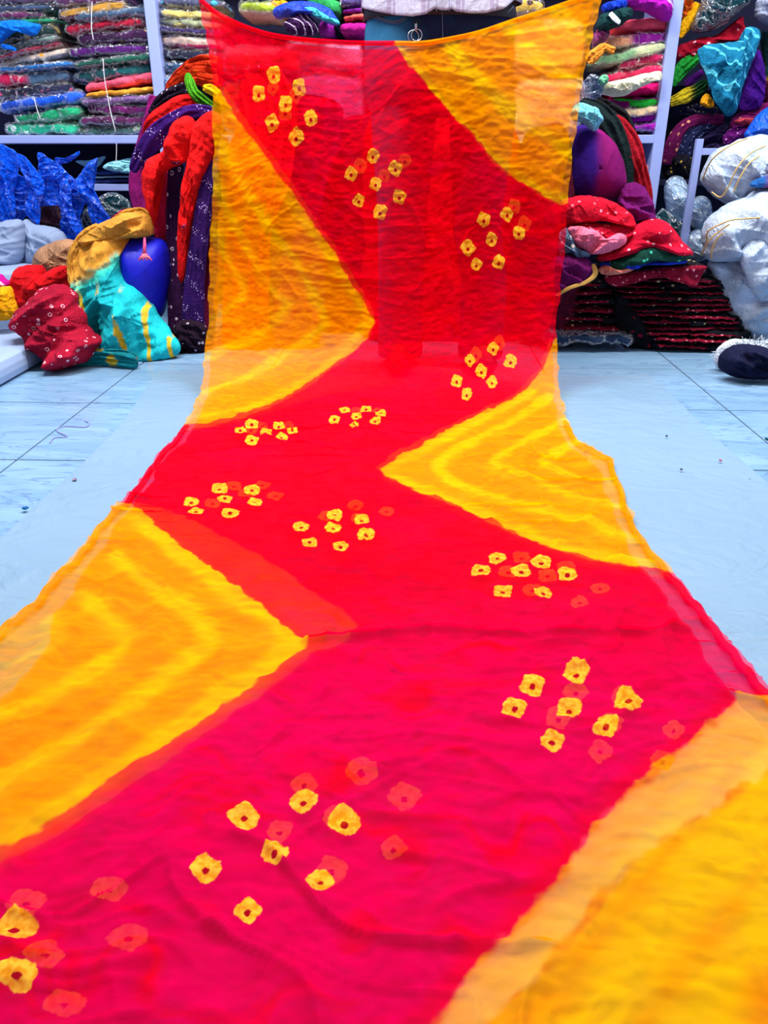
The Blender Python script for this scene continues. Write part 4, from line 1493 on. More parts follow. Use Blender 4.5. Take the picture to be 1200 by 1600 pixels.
D_ = [  # behind the upper rim of the dyed cloth, and seen through it
    ('wrapped_cloth', 'lime green and cream wrapped cloth above the rim of the dyed cloth', 372, 432, 24, 0, -2, cloth((150, 175, 40), (225, 225, 190), 'half', 1.0), 1, 1),
    ('folded_cloth', 'mustard folded cloth beside the big royal blue roll', 420, 448, 20, -4, 4, cloth((245, 160, 15)), 0, 1),
    ('folded_cloth', 'bright green satin cloth above the royal blue roll', 478, 534, 20, -10, -10, cloth((40, 150, 80)), 0, 2),
    ('wrapped_cloth', 'dusky purple wrapped cloth left of the jeans', 530, 572, 11, -8, 0, cloth((85, 70, 130)), 1, 1),
    ('folded_cloth', 'violet folded cloth above the coral one left of the jeans', 534, 578, 20, 10, 3, cloth((120, 20, 140)), 0, 1),
    ('folded_cloth', 'coral folded cloth left of the jeans', 536, 580, 31, 20, 3, cloth((250, 110, 95)), 0, 1),
    ('folded_cloth', 'magenta folded cloth below the coral one left of the jeans', 530, 582, 52, 32, 1, cloth((185, 20, 140)), 0, 1),
    ('folded_cloth', 'mauve square-folded cloth just above the rim of the dyed cloth', 496, 520, 54, 31, 0, cloth((150, 25, 160)), 0, 1),
    ('wrapped_cloth', 'scarlet wrapped cloth seen through the hanging dyed cloth left of the legs', 345, 470, 118, 70, 3, cloth((225, 60, 50)), 1, 2),
    ('wrapped_cloth', 'white wrapped cloth showing as a pale glint through the dyed cloth', 440, 566, 110, 62, -3, cloth((225, 205, 225)), 1, 2),
    ('wrapped_cloth', 'orange wrapped cloth seen through the dyed cloth on the shelf board', 345, 455, 166, 120, 2, cloth((230, 110, 40)), 1, 2),
    ('wrapped_cloth', 'lavender wrapped cloth seen through the dyed cloth beside the left leg', 458, 566, 205, 112, 0, cloth((170, 130, 190)), 1, 3),
    ('wrapped_cloth', 'brick red wrapped cloth seen through the dyed cloth, lowest left of the legs', 345, 456, 213, 168, 0, cloth((215, 60, 40)), 1, 2),
    ('wrapped_cloth', 'gold patterned wrapped cloth just right of the jeans', 800, 850, 25, -4, 3, cloth((205, 170, 70), (60, 30, 40), 'flowers'), 1, 2),
    ('wrapped_cloth', 'peach wrapped cloth seen through the orange part right of the person', 806, 915, 115, 30, 2, cloth((240, 170, 130)), 1, 3),
    ('wrapped_cloth', 'pale pink wrapped cloth seen through the orange part, on the shelf board', 806, 915, 212, 118, 2, cloth((240, 190, 190)), 1, 3),
]
for nm, lb, a, b, c, d, u, m, w, lo in D_:
    pack(nm, lb, a, b, c, d, m, RY + 0.03 + random.uniform(-.01, .01), bool(w), u, lo, 0.12, SD)
blob('fabric_roll', 'big royal blue satin roll above the rim of the dyed cloth', [(428, 14), (440, 6), (462, 2), (490, 3), (512, 12), (524, 24), (530, 36), (520, 40), (500, 30), (478, 26), (455, 28), (436, 30), (427, 24)],
     RY - .01, 0.05, cloth((10, 60, 205), rough=.45, spec=.5), 'fabric', SD, fold=(1.4, 20, .004))
blob('folded_cloth', 'dark purple cloth with white stripes under the blue roll', [(444, 34), (455, 26), (470, 17), (482, 22), (496, 38), (498, 50), (480, 56), (452, 52)],
     RY - .03, 0.03, cloth((58, 20, 75), (225, 215, 240), 'stripes', 3.0), 'cloth', SD, fold=(.8, 30, .003))
blob('scarf', 'aqua scarf tip curling over the blue roll', [(476, 12), (490, 12), (504, 20), (516, 28), (528, 32), (529, 38), (512, 34), (496, 28), (484, 20)],
     RY - .06, 0.02, cloth((70, 195, 210)), 'scarf', None, fold=(.8, 30, .003))

E_ = [
    ('wrapped_cloth', 'bright violet cloth in shiny plastic, lowest beside the right upright', 984, 1034, 206, 190, 4, cloth((175, 10, 185)), 1, 1),
    ('folded_cloth', 'purple folded cloth right under the cream crinkled one', 978, 1036, 191, 178, 5, cloth((150, 0, 175)), 0, 1),
    ('wrapped_cloth', 'peach-cream gathered cloth in plastic below the grass green one', 955, 1038, 184, 165, 8, cloth((240, 205, 160)), 1, 2),
    ('folded_cloth', 'dark magenta folded cloth behind the grass green one', 938, 1036, 172, 152, 3, cloth((130, 0, 105)), 0, 2),
    ('folded_cloth', 'grass green folded cloth beside the right upright', 958, 1030, 169, 151, 2, cloth((30, 185, 55)), 0, 1),
    ('folded_cloth', 'hot pink double-folded cloth wrapped around the cream roll', 960, 1046, 151, 130, 10, cloth((225, 5, 110)), 0, 2),
    ('wrapped_cloth', 'rose red cloth in streaky plastic above the cream roll', 946, 1040, 125, 104, 16, cloth((240, 30, 90), (250, 130, 150), 'half', .9), 1, 2),
    ('wrapped_cloth', 'raspberry cloth in glossy plastic above the rose red one', 970, 1040, 104, 86, 12, cloth((205, 0, 85)), 1, 1),
    ('wrapped_cloth', 'pale sage green cloth in loose clear plastic', 936, 1046, 95, 73, 24, cloth((190, 200, 150), (130, 180, 130), 'side'), 1, 2),
    ('wrapped_cloth', 'violet and peach cloth in shiny plastic below the coral one', 944, 1046, 74, 49, 6, cloth((190, 15, 190), (245, 165, 120), 'side', .2), 1, 2),
    ('folded_cloth', 'coral pink cloth with a red fold near the top beside the right upright', 955, 1046, 50, 25, -2, cloth((250, 85, 115)), 0, 2),
]
for nm, lb, a, b, c, d, u, m, w, lo in E_:
    pack(nm, lb, a, b, c, d, m, RY + 0.01 + random.uniform(-.012, .012), bool(w), u, lo, 0.12, SE)
blob('fabric_roll', 'smooth cream rolled cloth lying between the pink ones', [(935, 141), (940, 132), (960, 126), (990, 119), (1020, 112), (1034, 112), (1034, 124), (1020, 128), (1000, 137), (985, 146), (965, 151), (945, 149)],
     RY - .02, 0.05, cloth((240, 238, 205)), 'fabric', SE, fold=(.6, 26, .003))
blob('fabric_bag', 'magenta cloth bundle with a grey stripe at the top of the right upright', [(978, 0), (985, -8), (1040, -8), (1052, 6), (1050, 24), (1040, 34), (1022, 28), (1005, 18), (988, 15)],
     RY - .01, 0.07, cloth((165, 5, 165), (190, 170, 210), 'stripes', .5), 'fabric', SE, fold=(.9, 14, .006))
blob('folded_cloth', 'dark green cloth with a white band beside the dyed cloth edge', [(934, 30), (945, 20), (965, 14), (985, 12), (990, 22), (978, 34), (960, 44), (940, 50), (932, 44)],
     RY - .03, 0.05, cloth((5, 52, 55)), 'cloth', SE, fold=(.6, 20, .004))
strand('paper_band', 'white paper band around the dark green cloth', [(953, 20, RY - .085, 3.4), (960, 28, RY - .092, 3.6), (969, 36, RY - .085, 3.2)], plain('white_paper', (215, 222, 235), .7), .15, 1, .02, 'band', n=16, ns=12)
blob('folded_cloth', 'cobalt blue cloth at the top beside the dyed cloth edge', [(940, 10), (955, 2), (978, 0), (978, 12), (962, 18), (944, 20)], RY - .02, 0.04, cloth((15, 60, 200)), 'cloth', SE)
blob('wrapped_cloth', 'maroon crinkled pack behind the orange scarf', [(925, 55), (938, 47), (952, 48), (950, 60), (938, 70), (926, 72)], RY - .01, 0.04, cloth((110, 5, 85), rough=.3, spec=.6), 'fabric', SE)
strand('scarf', 'twisted orange scarf hanging out beside the sage green pack', [(918, 96, RY - .04, 8), (934, 82, RY - .06, 9), (944, 74, RY - .06, 6), (960, 80, RY - .05, 5)], cloth((250, 150, 50)), .6, 2, .3)
blob('plastic_bag', 'knotted clear blue plastic bag end beside the cream roll', [(912, 128), (925, 116), (938, 122), (944, 134), (940, 150), (930, 160), (914, 152)], RY - .05, 0.035, plastic('blue_tint_polythene', (.35, .55, .75, 1), .3, (60, 100, 150), 1.0, 30), 'bag', None, fold=(1.0, 40, .008))
blob('scarf', 'pale sea green knot of cloth by the rose red pack', [(936, 122), (944, 116), (950, 120), (949, 130), (940, 134), (934, 130)], RY - .06, 0.02, cloth((110, 190, 150)), 'cloth')

# bright blue scarf thrown over the far left stack
blob('scarf', 'bright blue scarf thrown over the far left stack', [(-12, 38), (10, 32), (35, 31), (55, 36), (64, 41), (57, 54), (46, 56), (34, 50), (20, 52), (8, 62), (-12, 70)],
     RY - .005, .03, cloth((5, 120, 235)), fold=(1.2, 18, .006))
strand('scarf', 'small blue scarf tail below the bright blue scarf', [(2, 72, RY - .01, 3), (14, 74, RY - .02, 3.5), (26, 78, RY - .015, 2)], cloth((5, 110, 225)), .5, 2, .2)

# packing strings
STR = plain('white_string', (215, 215, 225), .8)
for lb, pts in (('thin white string hanging in front of the mauve packs', [(144, 4), (143, 24), (143, 44), (146, 62)]),
                ('thin white string hanging in front of the pink folded cloth', [(161, 92), (163, 120), (168, 150), (174, 180), (181, 206)]),
                ('short white string in front of the royal blue pack', [(53, 152), (57, 168), (63, 186)]),
                ('white string dangling below the left shelf board', [(182, 224), (182, 240), (181, 256)])):
    tag(tube('string', [at(a, b, RY - .03) for a, b in crs(pts, 16)], .0016, STR, None, 6), lb, 'string')

# ------------------------------------------------------------------ left: lower shelf, bags, cushions
PAPER = plain('aqua_paper', (150, 225, 235), .6)
zs = at(180, 293, RY + .08)[2] + .014
for i, (h, c, lb, a, b) in enumerate(((.022, (20, 40, 110), 'navy folder lowest on the lower left shelf', 140, 213), (.012, (150, 190, 215), 'pale grey folder second on the lower left shelf', 138, 212),
                                      (.020, (15, 55, 140), 'blue folder third on the lower left shelf', 140, 214))):
    xa, xb = at(a, 270, RY + .1)[0], at(b, 270, RY + .1)[0]
    V, q, t = pack_arrays(xa, xb, RY + .24, h, .26, zs + h / 2, 0.02, 40 + i, 1, 0, 0, .002, 14)
    tag(obj('folder', V, q, t, plain('folder_%d' % i, c, .4)), lb, 'folder')
    zs += h
blob('paper_stack', 'fanned aqua papers on top of the folders', [(160, 262), (168, 254), (185, 250), (203, 247), (214, 250), (214, 270), (190, 269), (172, 267)], RY + .06, .02, PAPER, 'paper', None, fold=(1.5, 60, .003))
blob('paper_stack', 'pale blue papers curling up behind the blue bag', [(118, 252), (140, 250), (165, 244), (158, 256), (150, 262), (138, 262)], RY + .09, .015, plain('pale_blue_paper', (120, 185, 215), .6), 'paper', None, fold=(1.5, 50, .003))

bag1 = empty('plastic_bag', tuple(at(40, 350, RY - .1)))
tag(bag1, 'shiny blue plastic bag hanging at the far left under the shelf', 'bag')
YB = RY - .10
blob('handle_strap', None, [(-8, 232), (18, 232), (29, 245), (28, 275), (23, 300), (26, 330), (21, 350), (12, 355), (-8, 335)], YB, .014, BLUEBAG, fold=(0.1, 22, .010), parent=bag1, qx=.7, fine=.003)
blob('handle_strap', None, [(26, 239), (38, 245), (50, 257), (67, 281), (70, 300), (63, 318), (63, 335), (61, 353), (50, 347), (40, 330), (44, 305), (46, 285), (44, 268), (36, 256), (26, 250)], YB - .02, .014, BLUEBAG, fold=(0.4, 22, .010), parent=bag1, qx=.7, fine=.003)
blob('bag_body', None, [(16, 276), (40, 277), (66, 288), (65, 316), (45, 334), (24, 352), (14, 332)], YB + .02, .014, BLUEBAG, fold=(1.2, 22, .010), parent=bag1, qx=.7, fine=.003)
bag2 = empty('plastic_bag', tuple(at(120, 370, RY - .1)))
tag(bag2, 'larger crumpled blue plastic bag with open handles beside the folders', 'bag')
blob('handle_strap', None, [(57, 239), (66, 240), (80, 249), (95, 257), (105, 269), (113, 278), (119, 284), (110, 301), (100, 296), (90, 283), (76, 279), (62, 277), (60, 262)], YB, .014, BLUEBAG, fold=(2.2, 22, .010), parent=bag2, qx=.7, fine=.003)
blob('handle_strap', None, [(153, 245), (147, 256), (142, 268), (145, 290), (153, 310), (164, 330), (173, 343), (161, 351), (148, 351), (140, 335), (134, 305), (126, 286), (112, 293), (116, 282), (128, 268), (138, 252)], YB - .02, .014, BLUEBAG, fold=(0.6, 22, .010), parent=bag2, qx=.7, fine=.003)
blob('handle_strap', None, [(98, 278), (109, 290), (113, 320), (121, 345), (130, 362), (125, 373), (111, 354), (99, 327), (94, 300)], YB - .025, .014, BLUEBAG, fold=(0.5, 22, .010), parent=bag2, qx=.7, fine=.003)
blob('handle_strap', None, [(86, 246), (100, 247), (118, 240), (124, 236), (122, 243), (106, 254), (90, 256)], YB + .02, .014, BLUEBAG, fold=(1.5, 22, .010), parent=bag2, qx=.7, fine=.003)
blob('bag_body', None, [(64, 282), (92, 279), (104, 291), (126, 281), (138, 290), (135, 312), (126, 336), (130, 372), (112, 375), (96, 369), (97, 340), (94, 322), (80, 318), (60, 321)], YB + .02, .014, BLUEBAG, fold=(1.0, 22, .010), parent=bag2, qx=.7, fine=.003)
blob('wrapped_cloth', 'dark maroon wrapped bundle in the shadow behind the blue bags', [(58, 322), (75, 318), (94, 326), (98, 350), (88, 362), (64, 362), (56, 345)], RY - .02, .05, cloth((70, 8, 40), rough=.4, spec=.5), 'fabric')
blob('plastic_bag', 'dark teal clear plastic bundle under the lower shelf', [(150, 312), (168, 300), (190, 304), (205, 325), (203, 350), (175, 362), (140, 372), (126, 358), (130, 330)], RY + .02, .07, TEALBAG, 'bag', None, fold=(.7, 18, .006))

MATT = plain('white_mattress_cover', (150, 172, 208), .6, .3, 0, .25, 14)
mx = flr(0, 608)[0]


def mattress(x0, x1, y0, y1, z0, z1, nm, lb):
    bm = box_arrays(x0, x1, y0, y1, z0, z1, .03)
    bmesh.ops.subdivide_edges(bm, edges=bm.edges[:], cuts=6, use_grid_fill=True)
    for v in bm.verts:
        f = float(vn(np.array([v.co.x * 6, v.co.y * 6, v.co.z * 9]), 3))
        v.co += Vector((f * .006, f * .005, f * .006 * (1 if v.co.z > z0 + .01 else 0)))
        v.co.z = max(v.co.z, z0)
    return tag(bmobj(nm, bm, MATT, None, True), lb, 'mattress')


mattress(mx - 1.0, mx, 1.7, 2.98, 0.002, .085, 'mattress', 'low white mattress on the tiles at the left edge')
mattress(mx - 1.05, mx + .02, 3.08, 3.5, 0.002, .27, 'mattress', 'thick white mattress block behind the red cloth')
GREYC = plain('grey_white_cushion_cover', (138, 156, 188), .8, .2, 0, .3, 10)
blob('cushion', 'plump grey-white cushion at the far left under the blue bag', [(-30, 352), (0, 346), (28, 343), (38, 356), (39, 380), (36, 405), (20, 416), (-30, 418)], 3.36, .10, GREYC, 'cushion', None, fold=(1.3, 9, .008), qx=.5, terr=.3)
blob('cushion', 'grey-white cushion between the plump one and the brown one', [(40, 344), (60, 352), (90, 356), (104, 372), (98, 400), (70, 412), (48, 414), (38, 395), (38, 362)], 3.42, .08, GREYC, 'cushion', None, fold=(.4, 8, .006), qx=.5, terr=.3)
br = blob('cushion', 'tufted brown cushion beside the ochre drape', [(52, 412), (58, 394), (72, 382), (95, 375), (118, 376), (128, 390), (126, 410), (118, 428), (80, 432), (60, 426)], 3.16, .09, cloth((172, 126, 92), rough=.7, spec=.3), 'cushion', None, fold=(1.0, 16, .004), qx=.5, terr=0)
tb = at(82, 403, 3.065)
for k in range(6):
    a = k * 1.05 + .3
    e = tb + np.array([math.cos(a) * .035, .006, math.sin(a) * .03])
    tube('tuft_crease', [tb + np.array([0, .004, 0]), (tb + e) / 2 + np.array([0, .002, 0]), e + np.array([0, .012, 0])], [.002, .0025, .001], plain('tuft', (120, 84, 58), .8), br, 6)

blob('cloth_heap', 'scarlet cloth heap over the mattress below the brown cushion', [(18, 452), (20, 430), (32, 416), (62, 416), (70, 428), (78, 426), (84, 417), (108, 416), (112, 440), (108, 470), (70, 486), (35, 490), (20, 475)],
     2.98, .10, cloth((215, 5, 20)), 'cloth', None, fold=(1.9, 10, .010))
blob('cloth_heap', 'orange-yellow cloth bunched at the left edge on the mattress', [(-25, 455), (0, 448), (18, 449), (24, 470), (30, 488), (18, 498), (-25, 500)], 2.86, .05, cloth((255, 165, 0)), 'cloth', None, fold=(.4, 14, .008))
blob('cloth_heap', 'magenta cloth tip above the orange one at the left edge', [(-25, 432), (0, 428), (8, 436), (16, 440), (12, 450), (-25, 456)], 2.93, .04, cloth((200, 10, 150), (240, 220, 240), 'stripes'), 'cloth')
MAR = cloth((165, 4, 45), (245, 190, 205), 'rings', 1.0)
blob('cloth_heap', 'maroon tie-dyed cloth with white ring dots lying over the mattress corner', [(16, 508), (24, 488), (40, 470), (62, 452), (90, 444), (112, 450), (121, 458), (122, 474), (135, 492), (138, 508), (150, 524),
      (161, 534), (150, 548), (136, 562), (112, 573), (92, 575), (72, 566), (58, 548), (42, 544), (40, 530), (28, 518)], 2.66, .11, MAR, 'cloth', None, lean=.35, fold=(2.1, 9, .020), fine=.006)


def teal_mat():
    n = NT('teal_and_ochre_tie_dye')
    co = n.objco()
    sep = n.n('ShaderNodeSeparateXYZ')
    n.l(co, sep.inputs[0])
    nz_ = n.noise(co, 14, 4, .6, .5)
    col = n.mix(n.step(n.noise(n.mapping(co, (1, 1, .4)), 10, 3), .3, .7), S(0, 140, 150), S(20, 195, 205))
    w = n.n('ShaderNodeTexWave', bands_direction='X')
    n.l(n.mapping(co, (1, .3, .25), (0, .35, 0)), w.inputs['Vector'])
    w.inputs['Scale'].default_value = 4.6
    w.inputs['Distortion'].default_value = 2.2
    w.inputs['Detail'].default_value = 2.0
    msk = n.math('MULTIPLY', n.step(w.outputs['Fac'], .86, .96), n.step(n.noise(co, 7, 2), .44, .54))
    msk = n.math('MULTIPLY', msk, n.step(sep.outputs[2], .30, .2))
    col = n.mix(msk, col, S(205, 175, 40))
    # ochre head of the cloth
    v = n.math('ADD', n.math('ADD', sep.outputs[2], n.math('MULTIPLY', n.math('ABSOLUTE', n.math('ADD', sep.outputs[0], -.005)), 0.55)), n.math('MULTIPLY', n.math('SUBTRACT', nz_, .5), .10))
    f = n.step(v, .335, .37)
    rim = n.step(v, .30, .345)
    col = n.mix(n.math('MULTIPLY', rim, .7), col, S(70, 215, 180))
    col = n.mix(f, col, n.mix(n.step(nz_, .35, .7), S(190, 125, 35), S(226, 165, 60)))
    h = n.noise(n.mapping(co, (1.6, 1, 1)), 22, 4, .6, .7)
    return n.done(n.principled(col, .8, n.bump(h, .6, .014), .2))


TEAL = teal_mat()
OCH = cloth((214, 150, 55))
blob('draped_cloth', 'teal and ochre tie-dyed cloth draped from the pile down to the floor', [(108, 425), (112, 400), (122, 380), (140, 362), (165, 350), (190, 362), (205, 372), (200, 388), (196, 415), (205, 434), (225, 456), (246, 484), (268, 520),
      (281, 545), (268, 558), (240, 576), (200, 578), (170, 560), (148, 530), (132, 500), (122, 470), (112, 450)], 2.80, .12, TEAL, 'cloth', None, lean=.35, fold=(2.6, 9, .022), fine=.006, center=(175, 460))
oc_ = blob('draped_cloth', 'ochre cloth gathered in soft folds on top of the teal drape', [(124, 374), (145, 355), (165, 344), (185, 336), (205, 330), (228, 333), (237, 345), (240, 366), (222, 371), (205, 373), (185, 379), (160, 386), (140, 390), (126, 388)], 2.96, .09, OCH, 'cloth', None, fold=(1.9, 14, .014))
strand('hanging_fold', None, [(116, 448, 2.86, 6), (112, 425, 2.88, 8), (117, 398, 2.9, 10), (136, 374, 2.93, 14), (160, 362, 2.94, 15)], OCH, .55, 4, .35, parent=oc_)
strand('draped_cloth', 'small ochre knot of cloth at the top of the drape', [(178, 348, 2.95, 7), (200, 337, 2.95, 9), (222, 334, 2.96, 9), (232, 344, 2.96, 6)], cloth((205, 145, 50)), .7, 3, .35, 'cloth')
strand('draped_cloth', 'teal cloth tail crumpled along the floor under the maroon cloth', [(58, 574, 2.74, 5), (84, 570, 2.72, 8), (115, 566, 2.70, 10), (150, 558, 2.70, 13), (190, 560, 2.68, 15), (215, 566, 2.66, 12)], cloth((5, 130, 140), (200, 170, 50), 'flowers', .6), .5, 4, .35, 'cloth')
blob('bolster', 'smooth royal blue bolster standing behind the teal drape', [(192, 400), (196, 376), (210, 370), (240, 370), (258, 378), (265, 400), (267, 430), (262, 465), (255, 492), (235, 500), (205, 492), (195, 450)],
     3.0, .13, cloth((5, 15, 190), rough=.5, spec=.3, fine=.15), 'bolster', None, fold=(1.5, 3, .002), qx=.5, fine=.001, terr=0, rough_edge=.25, back=.25)
ts = empty('tassel', tuple(at(226, 405, 2.835)))
tag(ts, 'pink tassel hanging on the blue bolster', 'tassel')
TP = cloth((235, 90, 140))
tube('cord', [at(226, 372, 2.87), at(226, 384, 2.845), at(225.5, 396, 2.838)], [.004, .006, .007], TP, ts, 8)
for k in range(7):
    tube('thread', [at(225.5, 396, 2.838), at(222 + k * 1.4, 401, 2.83), at(216 + k * 3.6, 407 - (k % 2) * 4, 2.825)], [.005, .006, .002], cloth((240, 150, 150)) if k % 2 else TP, ts, 6)

# ------------------------------------------------------------------ left: hanging scarves
LG = 'scarves in the tall pile beside the dyed cloth'
RED = (235, 8, 12)
PUR = (58, 8, 110)
DPU = (52, 6, 60)
strand('scarf', 'magenta-purple scarf hanging at the left side of the tall pile', [(244, 150, 3.3, 10), (228, 210, 3.28, 10), (214, 260, 3.25, 10), (213, 300, 3.22, 12), (222, 335, 3.2, 10)], cloth((130, 5, 100)), .6, 3, .25, 'scarf', LG)
strand('scarf', 'near-black dotted scarf arching over the top of the tall pile', [(236, 182, 3.26, 7), (250, 160, 3.24, 10), (272, 145, 3.22, 10), (300, 140, 3.2, 10), (340, 150, 3.18, 10)], cloth((26, 10, 36), (235, 200, 220), 'dotsfine', .7), .6, 2, .25, 'scarf', LG)
strand('scarf', 'crumpled orange-red scarf topping the tall pile', [(262, 140, 3.24, 6), (285, 118, 3.22, 12), (310, 112, 3.2, 22), (345, 118, 3.18, 24)], cloth((230, 55, 10), (250, 90, 20), 'flowers'), .6, 6, .4, 'scarf', LG)
strand('scarf', 'dark wine scarf edge above the orange-red scarf', [(256, 150, 3.27, 4), (282, 112, 3.26, 5), (306, 97, 3.25, 5), (335, 88, 3.24, 5)], cloth((175, 10, 40)), .6, 2, .3, 'scarf', LG)
strand('scarf', 'lime green and yellow twisted scarf on the tall pile', [(293, 114, 3.14, 4), (297, 130, 3.12, 8), (304, 146, 3.1, 8), (318, 158, 3.1, 8), (338, 170, 3.1, 6)], cloth((70, 150, 20), (245, 215, 40), 'flowers', .8), .6, 3, .4, 'scarf', LG)
strand('scarf', 'yellow scarf tip showing right of the lime green one', [(318, 138, 3.1, 5), (330, 140, 3.09, 7), (344, 150, 3.08, 7)], cloth((250, 195, 10)), .6, 2, .3, 'scarf', LG)
strand('scarf', 'scarlet scarf hump at the left top of the pile', [(232, 222, 3.2, 7), (236, 198, 3.16, 11), (254, 182, 3.14, 13), (280, 166, 3.13, 13), (305, 160, 3.12, 12)], cloth(RED), .7, 3, .25, 'scarf', LG)
strand('scarf', 'deep purple band with rows of white dots crossing the pile', [(206, 268, 3.1, 7), (222, 240, 3.07, 12), (248, 210, 3.04, 16), (278, 186, 3.02, 14), (305, 174, 3.02, 11), (335, 178, 3.02, 10)], cloth(PUR, (225, 205, 245), 'rows'), .45, 2, .15, 'scarf', LG)
blob('scarf', 'scarlet scarf loop hanging left with a purple patch', [(271, 189), (284, 183), (296, 182), (304, 190), (305, 205), (299, 236), (296, 249), (284, 256), (262, 266), (252, 274), (248, 285), (244, 302), (241, 330), (240, 362), (232, 360), (226, 320), (222, 291), (224, 264), (230, 249), (249, 239), (263, 225), (267, 205)], 2.99, .06, cloth(RED, (50, 5, 80), 'blotch', .8), 'scarf', LG, fold=(.5, 14, .008), center=(256, 252))
blob('scarf', 'long scarlet scarf falling down the middle of the pile', [(310, 187), (331, 175), (348, 188), (342, 225), (327, 255), (315, 285), (308, 310), (302, 350), (295, 372), (290, 400), (288, 435), (282, 442), (278, 430), (277, 401), (276, 373), (279, 332), (285, 291), (291, 260), (296, 236), (300, 205)], 2.96, .05, cloth(RED, (50, 5, 90), 'blotch', 1.0), 'scarf', LG, fold=(.15, 14, .008), center=(303, 280))
strand('scarf', 'crimson pink scarf in the gap under the scarlet loop', [(254, 262, 3.06, 10), (252, 300, 3.05, 12), (250, 340, 3.05, 13), (256, 378, 3.06, 12)], cloth((205, 10, 70)), .5, 3, .3, 'scarf', LG)
strand('scarf', 'dark aubergine dotted scarf hanging straight to the floor beside the bolster', [(276, 250, 3.03, 11), (272, 310, 3.03, 11), (272, 390, 3.02, 12), (276, 460, 3.0, 15), (282, 515, 2.98, 20), (288, 550, 2.97, 22)], cloth(DPU, (235, 210, 235), 'rings', .9), .5, 4, .25, 'scarf', LG)
strand('scarf', 'violet scarf with dotted rows running down beside the dyed cloth', [(334, 230, 2.98, 14), (322, 300, 2.96, 14), (312, 370, 2.95, 16), (304, 440, 2.95, 17), (302, 500, 2.95, 18), (300, 540, 2.95, 16)], cloth((50, 8, 92), (215, 190, 245), 'rows', 1.1), .5, 3, .22, 'scarf', LG)
strand('scarf', 'wine red scarf behind the left edge of the dyed cloth', [(342, 210, 3.06, 16), (336, 320, 3.05, 16), (328, 420, 3.03, 16), (320, 500, 3.0, 17), (316, 551, 2.97, 15)], cloth((120, 5, 60)), .55, 3, .3, 'scarf', LG)
blob('cloth_heap', 'black and white dotted cloth end lying at the foot of the pile', [(264, 530), (275, 505), (300, 500), (322, 512), (326, 535), (318, 551), (290, 553), (270, 548)], 2.93, .05, cloth((28, 4, 30), (235, 215, 235), 'dots', .8), 'cloth', None, fold=(.8, 18, .010))
strand('scarf', 'pink dotted scarf end peeking above the ochre knot', [(176, 345, 3.08, 4), (190, 336, 3.06, 6), (205, 330, 3.05, 5)], cloth((220, 10, 70), (250, 210, 225), 'dotsfine', .8), .6, 2, .3)
# behind the hanging cloth
strand('scarf', 'scarlet scarf in the pile seen through the dyed cloth', [(400, 118, 3.3, 40), (420, 180, 3.2, 52), (404, 270, 3.1, 48), (390, 350, 3.08, 40), (385, 450, 3.04, 38), (385, 548, 2.98, 36)], cloth((235, 30, 20)), .3, 5, .3, 'scarf', LG)
strand('scarf', 'plum scarf in the pile seen through the dyed cloth beside the left leg', [(500, 150, 3.3, 34), (486, 225, 3.25, 50), (470, 300, 3.18, 46), (462, 420, 3.1, 44), (460, 548, 3.0, 42)], cloth((120, 10, 70)), .2, 5, .3, 'scarf', LG)
blob('cloth_heap', 'bright red bundle standing behind the person between the legs', [(575, 190), (640, 165), (700, 155), (770, 165), (806, 200), (812, 400), (812, 520), (790, 556), (700, 560), (600, 556), (565, 520), (570, 380)], 3.22, .12, cloth((235, 20, 20)), 'cloth', None, fold=(.2, 7, .02))
blob('cloth_heap', 'dark wine bundle behind the hanging cloth right of the legs', [(812, 230), (850, 195), (890, 215), (905, 400), (905, 500), (890, 545), (840, 550), (812, 520), (806, 400)], 3.12, .10, cloth((90, 5, 40)), 'cloth', None, fold=(.2, 7, .02))

# ------------------------------------------------------------------ right: heap beside the dyed cloth
blob('bolster', 'large purple and magenta bolster leaning behind the dyed cloth', [(880, 290), (884, 240), (892, 205), (915, 195), (940, 204), (962, 228), (974, 262), (976, 295), (962, 312), (930, 318), (890, 316)],
     3.18, .13, cloth((125, 0, 95), (42, 8, 110), 'side', .1, fine=.3), 'bolster', None, fold=(.3, 4, .004), qx=.5, fine=.001, terr=0, rough_edge=.25)
blob('scarf', 'pale aqua scarf knotted above the purple bolster', [(892, 172), (902, 162), (912, 161), (928, 167), (938, 174), (943, 188), (938, 194), (934, 202), (927, 205), (919, 199), (908, 192), (894, 188)], 3.08, .05, cloth((120, 205, 225)), 'scarf', None, fold=(.6, 22, .010))
strand('scarf', 'black-green scarf curving down over the bolster', [(905, 160, 3.22, 8), (935, 178, 3.18, 16), (958, 205, 3.15, 16), (975, 250, 3.14, 12), (985, 300, 3.13, 9), (1000, 332, 3.13, 6)], cloth((6, 28, 30)), .5, 3, .25)
strand('scarf', 'dark red scarf draped beside the black-green one', [(940, 182, 3.2, 7), (962, 196, 3.17, 14), (982, 225, 3.16, 16), (998, 265, 3.15, 14), (1006, 300, 3.15, 12), (1012, 335, 3.15, 9)], cloth((160, 4, 28)), .5, 3, .25)
strand('scarf', 'second black scarf between the red scarf and the shelf', [(930, 158, 3.24, 8), (965, 180, 3.22, 13), (985, 205, 3.21, 9), (992, 225, 3.21, 5)], cloth((12, 10, 18)), .5, 3, .25)
blob('cloth_heap', 'magenta-purple cloth heap on top of the folded stack', [(962, 330), (968, 300), (985, 286), (1005, 290), (1018, 318), (1022, 350), (1000, 362), (970, 362), (955, 350)], 3.08, .10, cloth((115, 5, 105)), 'cloth', None, fold=(.9, 9, .012))
RBD = cloth((215, 0, 40), (250, 170, 195), 'dots', .85)
